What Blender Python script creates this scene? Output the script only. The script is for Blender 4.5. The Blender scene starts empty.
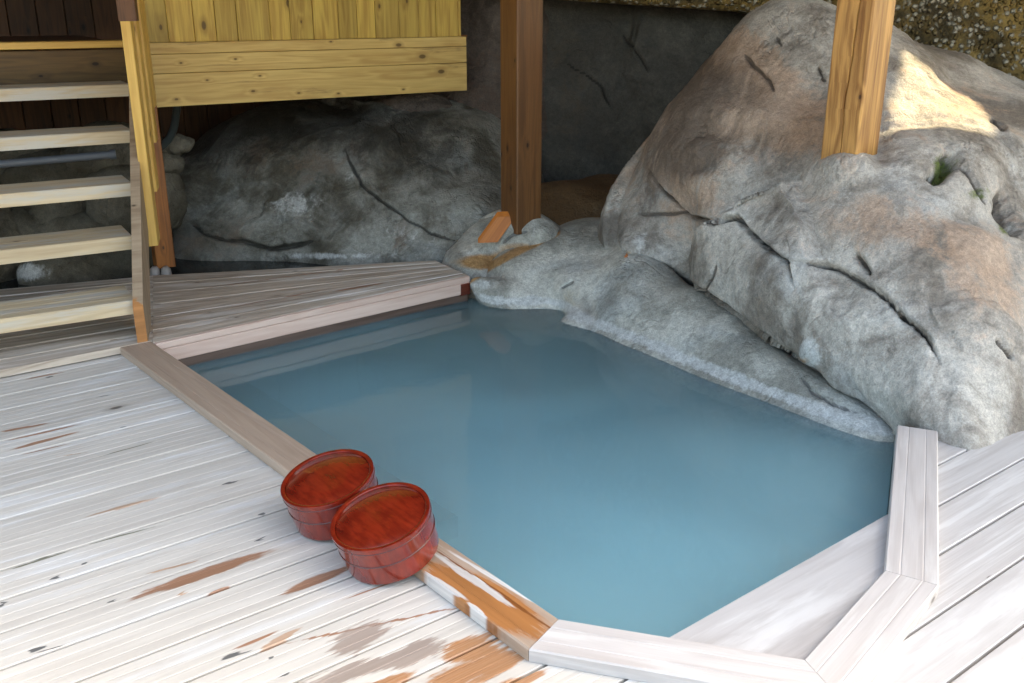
import bpy, math, random
import numpy as np
from mathutils import Vector, Matrix

random.seed(7)
rng = np.random.default_rng(11)
D2R = math.radians
sc = bpy.context.scene
C = sc.collection

# ------------------------------------------------------------------ camera, world, sun, exposure
F = 962.6
TH = D2R(19.246)
H = 1.4
cam_d = bpy.data.cameras.new('camera')
cam_d.sensor_width = 36.0
cam_d.lens = F * 36.0 / 1024.0
cam_d.clip_start = 0.05
cam_d.clip_end = 400
cam = bpy.data.objects.new('camera', cam_d)
cam.location = (0, 0, H)
cam.rotation_euler = (math.pi / 2 - TH, 0, 0)
C.objects.link(cam)
sc.camera = cam

SUN_EL, SUN_AZ = D2R(52), D2R(62)          # azimuth measured from +Y (away from the camera) towards +X
world = bpy.data.worlds.new('World')
sc.world = world
world.use_nodes = True
wn = world.node_tree.nodes
wl = world.node_tree.links
bg = wn['Background']
sky = wn.new('ShaderNodeTexSky')
sky.sky_type = 'NISHITA'
sky.sun_disc = False
sky.sun_elevation = SUN_EL
sky.sun_rotation = SUN_AZ
sky.air_density = 1.0
sky.dust_density = 4.0
sky.ozone_density = 0.6
wl.new(sky.outputs[0], bg.inputs[0])
bg.inputs[1].default_value = 0.15

sun_d = bpy.data.lights.new('sun', 'SUN')
sun_d.energy = 2.2
sun_d.angle = D2R(1.6)
sun_d.color = (1.0, 0.86, 0.64)
sun = bpy.data.objects.new('sun', sun_d)
SDIR = Vector((math.sin(SUN_AZ) * math.cos(SUN_EL), math.cos(SUN_AZ) * math.cos(SUN_EL), math.sin(SUN_EL)))
sun.rotation_euler = SDIR.to_track_quat('Z', 'Y').to_euler()
sun.location = (4, 4, 8)
C.objects.link(sun)

sc.view_settings.view_transform = 'Standard'
sc.view_settings.look = 'None'
sc.view_settings.exposure = 2.7
sc.view_settings.gamma = 1
sc.view_settings.use_curve_mapping = False
sc.view_settings.use_white_balance = True
sc.view_settings.white_balance_temperature = 7800
sc.view_settings.white_balance_tint = 3

sc.render.engine = 'CYCLES'
cy = sc.cycles
cy.use_denoising = True
cy.max_bounces = 12
cy.diffuse_bounces = 5
cy.glossy_bounces = 3
cy.transmission_bounces = 4
cy.transparent_max_bounces = 8
cy.volume_bounces = 10
cy.caustics_reflective = False
cy.caustics_refractive = False

# ------------------------------------------------------------------ pixel -> place helpers
def ray(px, py):
    a = (px - 512) / F
    b = (py - 341.5) / F
    return np.array([a, math.cos(TH) - b * math.sin(TH), -math.sin(TH) - b * math.cos(TH)])
def atz(px, py, z):
    d = ray(px, py)
    return np.array([0, 0, H]) + d * ((z - H) / d[2])
def aty(px, py, y):
    d = ray(px, py)
    return np.array([0, 0, H]) + d * (y / d[1])
def project(V):
    z = V[:, 2] - H
    Y = -z * math.cos(TH) - V[:, 1] * math.sin(TH)
    Z = V[:, 1] * math.cos(TH) - z * math.sin(TH)
    Z = np.maximum(Z, 0.05)
    return 512 + F * V[:, 0] / Z, 341.5 + F * Y / Z

# ------------------------------------------------------------------ object bookkeeping
def tag(o, label=None, cat=None, group=None, kind=None):
    if label: o['label'] = label
    if cat: o['category'] = cat
    if group: o['group'] = group
    if kind: o['kind'] = kind
    return o
def empty(name, loc, label, cat, group=None):
    o = bpy.data.objects.new(name, None)
    o.location = loc
    o.empty_display_size = 0.1
    C.objects.link(o)
    return tag(o, label, cat, group)
def attach(o, parent):
    o.parent = parent
    o.matrix_parent_inverse = Matrix.Translation(-Vector(parent.location))
    return o

class MB:
    """collects extruded pieces, then builds ONE mesh object with uv (metres) and a random number per piece"""
    def __init__(s):
        s.v = []; s.f = []; s.uv = []; s.r = []; s.sm = []
    def add(s, verts, faces, uvs, rnd, smooth=False):
        n = len(s.v)
        s.v += [tuple(map(float, p)) for p in verts]
        s.r += [rnd] * len(verts)
        for f, u in zip(faces, uvs):
            s.f.append([n + i for i in f]); s.uv += list(u); s.sm.append(smooth)
    def loft(s, ringA, ringB, L=None, rnd=None, caps=True, smooth=False):
        """two matching rings of points -> prism between them"""
        A = [np.array(p, float) for p in ringA]; B = [np.array(p, float) for p in ringB]
        n = len(A)
        if rnd is None: rnd = random.random()
        per = [0.0]
        for i in range(n): per.append(per[-1] + np.linalg.norm(A[(i + 1) % n] - A[i]))
        ax = np.mean(B, 0) - np.mean(A, 0); ln = np.linalg.norm(ax); ax = ax / max(ln, 1e-9)
        o = np.mean(A, 0)
        ua = [float(np.dot(p - o, ax)) for p in A]; ub = [float(np.dot(p - o, ax)) for p in B]
        faces = []; uvs = []
        for i in range(n):
            j = (i + 1) % n
            faces.append([i, j, n + j, n + i])
            uvs.append([(ua[i], per[i]), (ua[j], per[i + 1]), (ub[j], per[i + 1]), (ub[i], per[i])])
        if caps:
            e1 = A[1] - A[0]; e1 = e1 / max(np.linalg.norm(e1), 1e-9); e2 = np.cross(ax, e1)
            faces.append(list(range(n))[::-1]); uvs.append([(float(np.dot(A[i] - A[0], e1)) * .3, float(np.dot(A[i] - A[0], e2))) for i in range(n)][::-1])
            faces.append([n + i for i in range(n)]); uvs.append([(float(np.dot(B[i] - B[0], e1)) * .3, float(np.dot(B[i] - B[0], e2))) for i in range(n)])
        s.add(A + B, faces, uvs, rnd, smooth)
    def beam(s, a, b, W, T, ch=0.003, rnd=None):
        """plank from a to b (centres of its ends) with width vector W and thickness vector T (full sizes), chamfered edges"""
        a = np.array(a, float); b = np.array(b, float); W = np.array(W, float); T = np.array(T, float)
        w = np.linalg.norm(W); t = np.linalg.norm(T)
        cw, ct = ch / w, ch / t
        prof = [(-.5 + cw, -.5), (.5 - cw, -.5), (.5, -.5 + ct), (.5, .5 - ct), (.5 - cw, .5), (-.5 + cw, .5), (-.5, .5 - ct), (-.5, -.5 + ct)]
        ra = [a + W * p + T * q for p, q in prof]; rb = [b + W * p + T * q for p, q in prof]
        if np.dot(np.cross(W, T), b - a) < 0: ra.reverse(); rb.reverse()
        s.loft(ra, rb, rnd=rnd)
    def build(s, name, mat, parent=None, smooth=False):
        m = bpy.data.meshes.new(name)
        m.from_pydata(s.v, [], s.f)
        uvl = m.uv_layers.new(name='uv')
        uvl.data.foreach_set('uv', np.array(s.uv, dtype=np.float32).ravel())
        at = m.attributes.new('rnd', 'FLOAT', 'POINT')
        at.data.foreach_set('value', np.array(s.r, dtype=np.float32))
        if smooth: m.polygons.foreach_set('use_smooth', [True] * len(m.polygons))
        m.materials.append(mat)
        o = bpy.data.objects.new(name, m)
        C.objects.link(o)
        if parent is not None: attach(o, parent)
        return o

# ------------------------------------------------------------------ node helpers
class NT:
    def __init__(s, name):
        s.m = bpy.data.materials.new(name); s.m.use_nodes = True
        s.t = s.m.node_tree; s.n = s.t.nodes; s.l = s.t.links
        s.bsdf = s.n['Principled BSDF']; s.out = s.n['Material Output']
    def node(s, kind, **kw):
        n = s.n.new(kind)
        for k, v in kw.items(): setattr(n, k, v)
        return n
    def put(s, inp, v):
        if hasattr(v, 'is_linked') or isinstance(v, bpy.types.NodeSocket): s.l.new(v, inp)
        elif isinstance(v, (tuple, list)) and inp.type == 'RGBA' and len(v) == 3: inp.default_value = (*v, 1)
        else: inp.default_value = v
    def math(s, op, a, b=0.0, c=0.0, clamp=False):
        n = s.node('ShaderNodeMath', operation=op, use_clamp=clamp)
        s.put(n.inputs[0], a); s.put(n.inputs[1], b)
        if len(n.inputs) > 2: s.put(n.inputs[2], c)
        return n.outputs[0]
    def vmath(s, op, a, b=(0, 0, 0)):
        n = s.node('ShaderNodeVectorMath', operation=op)
        s.put(n.inputs[0], a)
        if op == 'SCALE': s.put(n.inputs[3], b)
        elif op != 'LENGTH': s.put(n.inputs[1], b)
        return n.outputs[1] if op in ('LENGTH', 'DOT_PRODUCT') else n.outputs[0]
    def comb(s, x, y, z=0.0):
        n = s.node('ShaderNodeCombineXYZ'); s.put(n.inputs[0], x); s.put(n.inputs[1], y); s.put(n.inputs[2], z)
        return n.outputs[0]
    def sep(s, v):
        n = s.node('ShaderNodeSeparateXYZ'); s.put(n.inputs[0], v); return n.outputs
    def noise(s, vec, scale, detail=4, rough=.55, dist=0.0, kind='FBM'):
        n = s.node('ShaderNodeTexNoise'); n.noise_type = kind
        s.put(n.inputs['Vector'], vec); n.inputs['Scale'].default_value = scale
        n.inputs['Detail'].default_value = detail; n.inputs['Roughness'].default_value = rough
        n.inputs['Distortion'].default_value = dist
        return n.outputs[0]
    def voro(s, vec, scale, feature='F1', rand=1.0, dims='3D'):
        n = s.node('ShaderNodeTexVoronoi', feature=feature, voronoi_dimensions=dims)
        s.put(n.inputs['Vector'], vec); n.inputs['Scale'].default_value = scale; n.inputs['Randomness'].default_value = rand
        return n.outputs
    def rng(s, v, a, b, c=0.0, d=1.0, smooth=True):
        n = s.node('ShaderNodeMapRange'); n.interpolation_type = 'SMOOTHSTEP' if smooth else 'LINEAR'
        s.put(n.inputs[0], v); n.inputs[1].default_value = a; n.inputs[2].default_value = b
        n.inputs[3].default_value = c; n.inputs[4].default_value = d
        return n.outputs[0]
    def mix(s, f, a, b, mode='MIX'):
        n = s.node('ShaderNodeMix', data_type='RGBA', blend_type=mode)
        s.put(n.inputs[0], f); s.put(n.inputs[6], a); s.put(n.inputs[7], b)
        return n.outputs[2]
    def attr(s, name):
        n = s.node('ShaderNodeAttribute'); n.attribute_name = name; return n.outputs['Fac']
    def bump(s, h, strength, dist, prev=None):
        n = s.node('ShaderNodeBump'); n.inputs['Strength'].default_value = strength; n.inputs['Distance'].default_value = dist
        s.put(n.inputs['Height'], h)
        if prev is not None: s.l.new(prev, n.inputs['Normal'])
        return n.outputs[0]

def srgb(*c):
    return tuple(((x / 255) / 12.92 if x / 255 <= .04045 else ((x / 255 + .055) / 1.055) ** 2.4) for x in c)

A0 = D2R(37.5)
DU = np.array([math.cos(A0), math.sin(A0), 0.0])      # along the deck boards
DN = np.array([-math.sin(A0), math.cos(A0), 0.0])     # across them

def wood(name, light, dark, contrast=.5, rough=.6, knots=.5, bump=.3, tint=.12, weather=None, w_amt=.0, stains=(), spec=.4, ringf=26.0, fine=220.0, coat=0, rdir=None):
    """stains: list of (colour, wetness, edge breakup, [(centre u, centre n, half length, half width, angle)])"""
    t = NT(name)
    uv = t.node('ShaderNodeUVMap'); uv.uv_map = 'uv'
    u, v, _ = t.sep(uv.outputs[0])
    rnd = t.attr('rnd')
    u = t.math('ADD', u, t.math('MULTIPLY', rnd, 17.3)); v = t.math('ADD', v, t.math('MULTIPLY', rnd, 9.1))
    kv = t.comb(t.math('MULTIPLY', u, 4.2), t.math('MULTIPLY', v, 8.0), rnd)
    vo = t.voro(kv, 1.0, dims='2D')
    kr = t.sep(vo[1])[0]; kr2 = t.sep(vo[1])[1]
    kd = t.math('ADD', t.math('MULTIPLY', vo[0], t.math('MULTIPLY_ADD', kr2, 1.3, .65)), t.math('MULTIPLY', t.math('LESS_THAN', kr, 1 - knots), 5.0))     # cells without a knot
    near = t.rng(kd, .5, 0.0)
    broad = t.noise(t.comb(t.math('MULTIPLY', u, .9), t.math('MULTIPLY', v, 9.0), rnd), 1.0, 3, .5, .3)
    ring = t.math('SINE', t.math('ADD', t.math('MULTIPLY', broad, ringf * 2), t.math('MULTIPLY', near, 5.0)))
    ring = t.math('MULTIPLY_ADD', ring, .5, .5)
    fib = t.noise(t.comb(t.math('MULTIPLY', u, 6.0), t.math('MULTIPLY', v, fine), rnd), 1.0, 4, .65)
    streak = t.noise(t.comb(t.math('MULTIPLY', u, 1.3), t.math('MULTIPLY', v, 34.0), t.math('MULTIPLY', rnd, 5)), 1.0, 4, .6)
    ring = t.math('MULTIPLY', ring, t.rng(t.noise(t.comb(t.math('MULTIPLY', u, 1.1), t.math('MULTIPLY', v, 20.0), 5.0), 1.0, 2), .35, .65, .25, 1.0))
    wide = t.noise(t.comb(t.math('MULTIPLY', u, .7), t.math('MULTIPLY', v, 11.0), t.math('MULTIPLY', rnd, 3)), 1.0, 3, .6)
    g = t.math('ADD', t.math('ADD', t.math('MULTIPLY', ring, .16), t.math('MULTIPLY', wide, .45)), t.math('ADD', t.math('MULTIPLY', fib, .25), t.math('MULTIPLY', streak, .4)))
    g = t.rng(g, .58 - .22, .58 + .24)
    g = t.math('MULTIPLY', g, contrast)
    col = t.mix(g, light, dark)
    if weather is not None:
        wm = t.rng(t.noise(t.comb(t.math('MULTIPLY', u, 1.6), t.math('MULTIPLY', v, 12.0), rnd), 1.0, 5, .65), .62 - w_amt * .3, .8 - w_amt * .3)
        col = t.mix(wm, col, weather)
    tv = t.math('MULTIPLY_ADD', t.math('FRACT', t.math('MULTIPLY', rnd, 7.77)), 2 * tint, 1 - tint)
    col = t.mix(1.0, col, t.comb(tv, tv, tv), 'MULTIPLY')
    km = t.rng(kd, .085, .045)
    khalo = t.math('MULTIPLY', t.rng(kd, .2, .07), .5)
    dk = tuple(c * .45 for c in dark)
    col = t.mix(khalo, col, tuple(c * .8 for c in dark))
    col = t.mix(t.math('MULTIPLY', km, .9), col, tuple(c * .3 for c in dark))
    r = t.math('MULTIPLY_ADD', fib, .2, rough - .1)
    if stains:
        geo = t.node('ShaderNodeNewGeometry')
        pu0 = t.vmath('DOT_PRODUCT', geo.outputs[0], tuple(DU)); pn0 = t.vmath('DOT_PRODUCT', geo.outputs[0], tuple(DN))
        if rdir is None: pu, pn = pu0, pn0
        else:
            pu = t.vmath('DOT_PRODUCT', geo.outputs[0], (math.cos(rdir), math.sin(rdir), 0)); pn = t.vmath('DOT_PRODUCT', geo.outputs[0], (-math.sin(rdir), math.cos(rdir), 0))
        wob = t.math('MULTIPLY', t.math('SUBTRACT', t.noise(t.comb(t.math('MULTIPLY', pn, 60.0), t.math('MULTIPLY', pu, 3.0), 1.0), 1.0, 3, .6), .5), .10)
        dv = t.comb(math.cos((rdir or A0) - A0), math.sin((rdir or A0) - A0), 0.0)
        P = t.vmath('ADD', t.comb(pu0, pn0, 0.0), t.vmath('SCALE', dv, wob))
        # ragged along the grain
        rag = t.noise(t.comb(t.math('MULTIPLY', pu, 9.0), t.math('MULTIPLY', pn, 120.0), 0.0), 1.0, 4, .6)
        rag2 = t.noise(t.comb(t.math('MULTIPLY', pu, 10.0), t.math('MULTIPLY', pn, 26.0), 3.0), 1.0, 3, .6)
        ragged = t.math('ADD', t.math('MULTIPLY', t.math('SUBTRACT', rag, .5), 1.0), t.math('MULTIPLY', t.math('SUBTRACT', rag2, .5), 1.3))
        for colr, wet, brk, items in stains:
            tot = None
            for (cu, cn, hl, hw, ang) in items:
                q = t.vmath('SUBTRACT', P, (cu, cn, 0.0))
                ca, sa = math.cos(ang), math.sin(ang)
                qa = t.vmath('DOT_PRODUCT', q, (ca / hl, sa / hl, 0)); qb = t.vmath('DOT_PRODUCT', q, (-sa / hw, ca / hw, 0))
                d = t.vmath('LENGTH', t.comb(qa, qb, 0.0))
                tot = d if tot is None else t.math('MINIMUM', tot, d)
            mask = t.rng(t.math('ADD', tot, t.math('MULTIPLY', ragged, brk)), 1.15, .8)
            shade = t.mix(g, colr, tuple(c * .55 for c in colr))
            col = t.mix(t.math('MULTIPLY', mask, .85), col, shade)
            if wet: r = t.math('MULTIPLY', r, t.math('MULTIPLY_ADD', mask, -wet, 1.0))
    t.put(t.bsdf.inputs['Base Color'], col)
    t.put(t.bsdf.inputs['Roughness'], r)
    t.bsdf.inputs['Specular IOR Level'].default_value = spec
    if coat: t.bsdf.inputs['Coat Weight'].default_value = coat
    hgt = t.math('ADD', t.math('MULTIPLY', fib, .5), t.math('ADD', t.math('MULTIPLY', ring, -.2), t.math('ADD', t.math('MULTIPLY', km, -.8), t.math('MULTIPLY', streak, .6))))
    t.put(t.bsdf.inputs['Normal'], t.bump(hgt, bump, .002))
    return t.m

def st(x1, y1, x2, y2, hw, z=0.0):
    """a stain running between two spots of the deck"""
    a = atz(x1, y1, z); b = atz(x2, y2, z)
    ua, na, ub, nb = a @ DU, a @ DN, b @ DU, b @ DN
    return ((ua + ub) / 2, (na + nb) / 2, max(math.hypot(ub - ua, nb - na) / 2, .006), hw, math.atan2(nb - na, ub - ua))

BROWN = (.30, .115, .045); ORANGE = (.42, .17, .05); GREYB = (.33, .25, .21); KN = (.05, .055, .06); GREEN = (.14, .14, .09)
deck_stains = [
    (BROWN, .35, .75, [st(0, 432, 44, 424, .010), st(2, 441, 76, 425, .011), st(17, 448, 80, 431, .011), st(24, 454, 66, 444, .004),
                 st(137, 597, 268, 551, .024), st(203, 597, 226, 587, .007), st(284, 593, 350, 566, .019),
                 st(45, 368, 84, 360, .005), st(24, 380, 66, 372, .008), st(0, 366, 70, 354, .003), st(232, 650, 275, 632, .006),
                 st(342, 600, 430, 568, .003), st(300, 640, 462, 606, .004)]),
    ((.45, .27, .17), .1, 1.1, [st(88, 516, 156, 497, .008), st(148, 573, 192, 562, .005), st(60, 456, 88, 452, .003), st(180, 596, 188, 590, .004), st(262, 650, 296, 630, .012)]),
    (GREYB, .3, 1.5, [st(334, 650, 386, 622, .04), st(380, 668, 446, 640, .035), st(290, 690, 440, 645, .028), st(250, 700, 330, 690, .03)]),
    (ORANGE, .5, 1.3, [st(430, 690, 528, 648, .045), st(446, 658, 500, 640, .05), st(480, 700, 540, 672, .02), st(330, 700, 420, 672, .02)]),
    (KN, .2, .8, [st(52, 579, 60, 576, .007), st(86, 563, 92, 561, .004), st(108, 603, 117, 599, .004), st(28, 652, 46, 646, .008), st(134, 443, 146, 440, .006),
                   st(46, 378, 54, 376, .010), st(226, 484, 238, 481, .008), st(222, 657, 250, 650, .007), st(252, 655, 256, 653, .005), st(268, 658, 274, 656, .005),
                   st(283, 675, 292, 671, .004), st(256, 516, 264, 513, .006), st(258, 540, 264, 537, .006), st(2, 604, 8, 602, .012), st(100, 396, 112, 394, .003),
                   st(118, 428, 122, 427, .004), st(38, 652, 64, 645, .0025)]),
    (GREEN, .2, 1.0, [st(0, 572, 80, 547, .008), st(84, 545, 150, 528, .0045), st(96, 458, 150, 443, .0035)]),
]
M = {}
M['deck'] = wood('white_weathered_cedar', srgb(206, 199, 191), srgb(158, 148, 139), .48, .55, .04, .35, .05, srgb(206, 203, 201), .35, deck_stains)
M['deck_right'] = wood('pale_planed_cedar', srgb(196, 193, 193), srgb(160, 153, 151), .55, .5, .02, .35, .07, srgb(206, 204, 204), .45)
kerb_st = [((.46, .165, .035), .6, .5, [st(424, 562, 548, 638, .066, .035), ]),
           ((.22, .07, .02), .5, .8, [st(440, 553, 556, 632, .006, .035), st(416, 570, 520, 645, .008, .035)]),
           ((.74, .72, .70), -.2, .9, [st(434, 553, 512, 606, .012, .035), st(440, 545, 556, 616, .006, .035), st(424, 572, 470, 602, .010, .035), st(470, 603, 490, 620, .006, .035)])]
M['kerb_side'] = wood('brown_grey_rim_wood', srgb(176, 154, 137), srgb(138, 116, 100), .6, .5, .12, .4, .04, None, 0, kerb_st, rdir=math.atan2(1.928 - 3.897, .111 + 1.54))
M['kerb_white'] = wood('white_rim_wood', srgb(200, 194, 192), srgb(164, 154, 150), .6, .5, .03, .4, .05, srgb(206, 202, 200), .4)
M['kerb_edge'] = M['kerb_white']
M['platform'] = wood('greyed_platform_wood', srgb(204, 190, 176), srgb(140, 124, 110), .85, .5, .12, .6, .10, srgb(214, 206, 200), .5, [
    (BROWN, .4, .5, [st(330, 292, 384, 283, .012, .04), st(200, 288, 350, 268, .006, .04), st(228, 308, 330, 288, .006, .04), st(300, 318, 420, 292, .004, .04)])])
M['fascia'] = wood('pinkish_fascia_wood', srgb(226, 200, 188), srgb(190, 152, 136), .6, .45, .05, .4, .06)
M['wetboard'] = wood('dark_wet_board', srgb(120, 98, 88), srgb(74, 58, 52), .8, .3, .05, .4, .08)
M['redend'] = wood('red_wet_end', (.16, .035, .018), (.07, .015, .01), .8, .3, .0, .4, .05)
M['tread'] = wood('stair_tread_cedar', srgb(204, 186, 156), srgb(160, 136, 106), .7, .5, .08, .5, .08, srgb(184, 178, 168), .6)
M['yellow'] = wood('yellow_cedar', srgb(222, 184, 104), srgb(176, 130, 60), .7, .5, .16, .3, .12)
M['panel'] = wood('knotty_yellow_cladding', srgb(210, 180, 92), srgb(150, 112, 48), .85, .5, .3, .3, .26)
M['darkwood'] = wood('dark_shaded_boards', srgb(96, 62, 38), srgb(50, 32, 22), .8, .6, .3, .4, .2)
M['brownwood'] = wood('brown_post_cedar', srgb(156, 96, 44), srgb(88, 46, 20), .85, .45, .25, .4, .05)
M['stringer'] = wood('weathered_stringer', srgb(170, 150, 128), srgb(120, 98, 78), .8, .55, .12, .5, .05, None, 0, [((.48, .19, .05), 0, .5, [st(136, 345, 149, 341, .05, .037)])])
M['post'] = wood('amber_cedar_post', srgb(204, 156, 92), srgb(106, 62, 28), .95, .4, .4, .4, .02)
M['roofwood'] = wood('roof_boards', srgb(120, 92, 62), srgb(70, 50, 34), .7, .6, .3, .3, .1)
M['wedge'] = wood('orange_wedge_wood', srgb(200, 120, 50), srgb(140, 76, 30), .7, .5, .0, .3, .05)

# ------------------------------------------------------------------ rocks
def perlin(P, seed=0):
    P = np.asarray(P, dtype=np.float64) + seed * 17.13 + 100
    I = np.floor(P).astype(np.int64); f = P - I
    w = f * f * f * (f * (f * 6 - 15) + 10)
    def h(ix, iy, iz):
        n = (ix * 374761393 + iy * 668265263 + iz * 2147483647 + seed * 974634777) & 0xffffffff
        n = ((n ^ (n >> 13)) * 1274126177) & 0xffffffff
        n = n ^ (n >> 16)
        return n
    out = 0
    for dx in (0, 1):
        for dy in (0, 1):
            for dz in (0, 1):
                n = h(I[:, 0] + dx, I[:, 1] + dy, I[:, 2] + dz)
                gx = ((n & 255) / 127.5 - 1); gy = (((n >> 8) & 255) / 127.5 - 1); gz = (((n >> 16) & 255) / 127.5 - 1)
                d = gx * (f[:, 0] - dx) + gy * (f[:, 1] - dy) + gz * (f[:, 2] - dz)
                wx = w[:, 0] if dx else 1 - w[:, 0]; wy = w[:, 1] if dy else 1 - w[:, 1]; wz = w[:, 2] if dz else 1 - w[:, 2]
                out = out + d * wx * wy * wz
    return out
def fbm(P, octv=4, seed=0, ridged=False, gain=.5):
    a = 1.0; s = 0; P = np.array(P, float)
    for o in range(octv):
        n = perlin(P, seed + o)
        if ridged: n = .5 - 2 * np.abs(n)
        s = s + a * n; a *= gain; P = P * 2.03
    return s
def poly_dist(X, Y, pts):
    """distance to a polyline, and how far along it (0..1)"""
    global SIDE
    best = np.full(len(X), 1e9); along = np.zeros(len(X)); SIDE = np.zeros(len(X))
    pts = np.array(pts, float); seg = np.linalg.norm(pts[1:] - pts[:-1], axis=1); cum = np.r_[0, np.cumsum(seg)]
    for i in range(len(pts) - 1):
        a = pts[i]; d = pts[i + 1] - a; L2 = d @ d
        t = np.clip(((X - a[0]) * d[0] + (Y - a[1]) * d[1]) / L2, 0, 1)
        q = np.hypot(X - a[0] - t * d[0], Y - a[1] - t * d[1])
        m = q < best
        SIDE[m] = np.sign(((X - a[0]) * d[1] - (Y - a[1]) * d[0])[m])
        best[m] = q[m]; along[m] = (cum[i] + t[m] * seg[i]) / cum[-1]
    return best, along

def rock_mat(name, base, light, warm, darkc, moss=(.10, .13, .03), rough=.7, warm_amt=.5, light_amt=.5, bump=.6, wet=0.0):
    t = NT(name)
    tc = t.node('ShaderNodeNewGeometry').outputs[0]
    n1 = t.noise(tc, 1.7, 6, .6, .6); n2 = t.noise(tc, 5.0, 8, .65, .8); n3 = t.noise(tc, 38.0, 6, .7); n4 = t.noise(tc, 160.0, 4, .7)
    nst = t.noise(t.vmath('MULTIPLY', tc, (9.0, 9.0, 3.0)), 1.0, 6, .65, 1.0)
    col = t.mix(t.rng(t.math('ADD', t.math('MULTIPLY', n1, .6), t.math('MULTIPLY', n2, .4)), .56 - .14 * light_amt - .1, .66 - .14 * light_amt), base, light)
    nb_ = t.noise(t.vmath('ADD', tc, (7.3, 2.1, 5.5)), 2.4, 5, .6, .4)
    col = t.mix(t.rng(nb_, .5, .68, 0.0, .4), col, t.mix(1.0, col, (.80, .93, 1.10), 'MULTIPLY'))
    wm = t.rng(t.math('ADD', t.math('MULTIPLY', t.attr('warm'), .30), t.math('MULTIPLY_ADD', n2, 1.1, t.math('MULTIPLY', n3, .3))), .86 - .2 * warm_amt, 1.12 - .2 * warm_amt)
    col = t.mix(t.math('MULTIPLY', wm, .6), col, warm)
    wh = t.rng(t.math('ADD', t.math('MULTIPLY', t.attr('white'), .6), t.math('MULTIPLY_ADD', nst, .7, t.math('MULTIPLY', n3, .3))), .78, 1.02)
    col = t.mix(t.math('MULTIPLY', wh, .8), col, (.62, .63, .63))
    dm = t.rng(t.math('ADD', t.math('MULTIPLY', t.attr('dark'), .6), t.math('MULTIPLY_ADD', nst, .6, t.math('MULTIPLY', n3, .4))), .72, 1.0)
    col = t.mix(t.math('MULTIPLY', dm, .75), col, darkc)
    mm = t.rng(t.math('ADD', t.math('MULTIPLY', t.attr('moss'), .7), t.math('MULTIPLY', n3, .6)), .62, .85)
    col = t.mix(mm, col, moss)
    om = t.rng(t.math('ADD', t.math('MULTIPLY', t.attr('rust'), .8), t.math('MULTIPLY', n2, .5)), .6, .85)
    col = t.mix(om, col, t.mix(n3, (.32, .14, .04), (.52, .34, .17)))
    sp = t.rng(n4, .35, .65, .82, 1.14)
    sp2 = t.rng(n3, .3, .7, .76, 1.18)
    sp = t.math('MULTIPLY', sp, sp2)
    col = t.mix(1.0, col, t.comb(sp, sp, sp), 'MULTIPLY')

    t.bsdf.inputs['Specular IOR Level'].default_value = .4
    rid = t.noise(tc, 14.0, 8, .72, 1.2)
    def crease(sc_, pw, ds):
        q = t.noise(tc, sc_, 5, .55, ds)
        q = t.math('SUBTRACT', 1.0, t.math('ABSOLUTE', t.math('MULTIPLY_ADD', q, 2.0, -1.0)))
        return t.math('POWER', q, pw)
    c1 = crease(1.6, 70.0, .5); c2 = crease(5.0, 40.0, .3)
    gate = t.rng(t.noise(tc, 3.1, 3, .6), .48, .62)
    c1 = t.math('MULTIPLY', c1, gate); cdark = c1; c2 = t.math('MULTIPLY', c2, t.rng(t.noise(tc, 4.7, 3, .6), .5, .66))
    pit = t.rng(t.noise(tc, 75.0, 3, .5), .68, .78)
    hh = t.math('ADD', t.math('SUBTRACT', t.math('MULTIPLY', rid, .6), t.math('ADD', t.math('MULTIPLY', pit, .35), t.math('ADD', t.math('MULTIPLY', c1, .45), t.math('MULTIPLY', c2, .4)))), t.math('ADD', t.math('MULTIPLY', n3, .55), t.math('MULTIPLY', n4, .22)))
    col = t.mix(t.math('MULTIPLY', t.math('MAXIMUM', c1, t.math('MULTIPLY', c2, .8)), .18), col, tuple(c * .6 for c in darkc))
    t.put(t.bsdf.inputs['Base Color'], col)
    t.put(t.bsdf.inputs['Roughness'], t.math('MULTIPLY_ADD', n3, .3, rough - .15))
    t.put(t.bsdf.inputs['Normal'], t.bump(hh, bump, .035))
    return t.m

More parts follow.
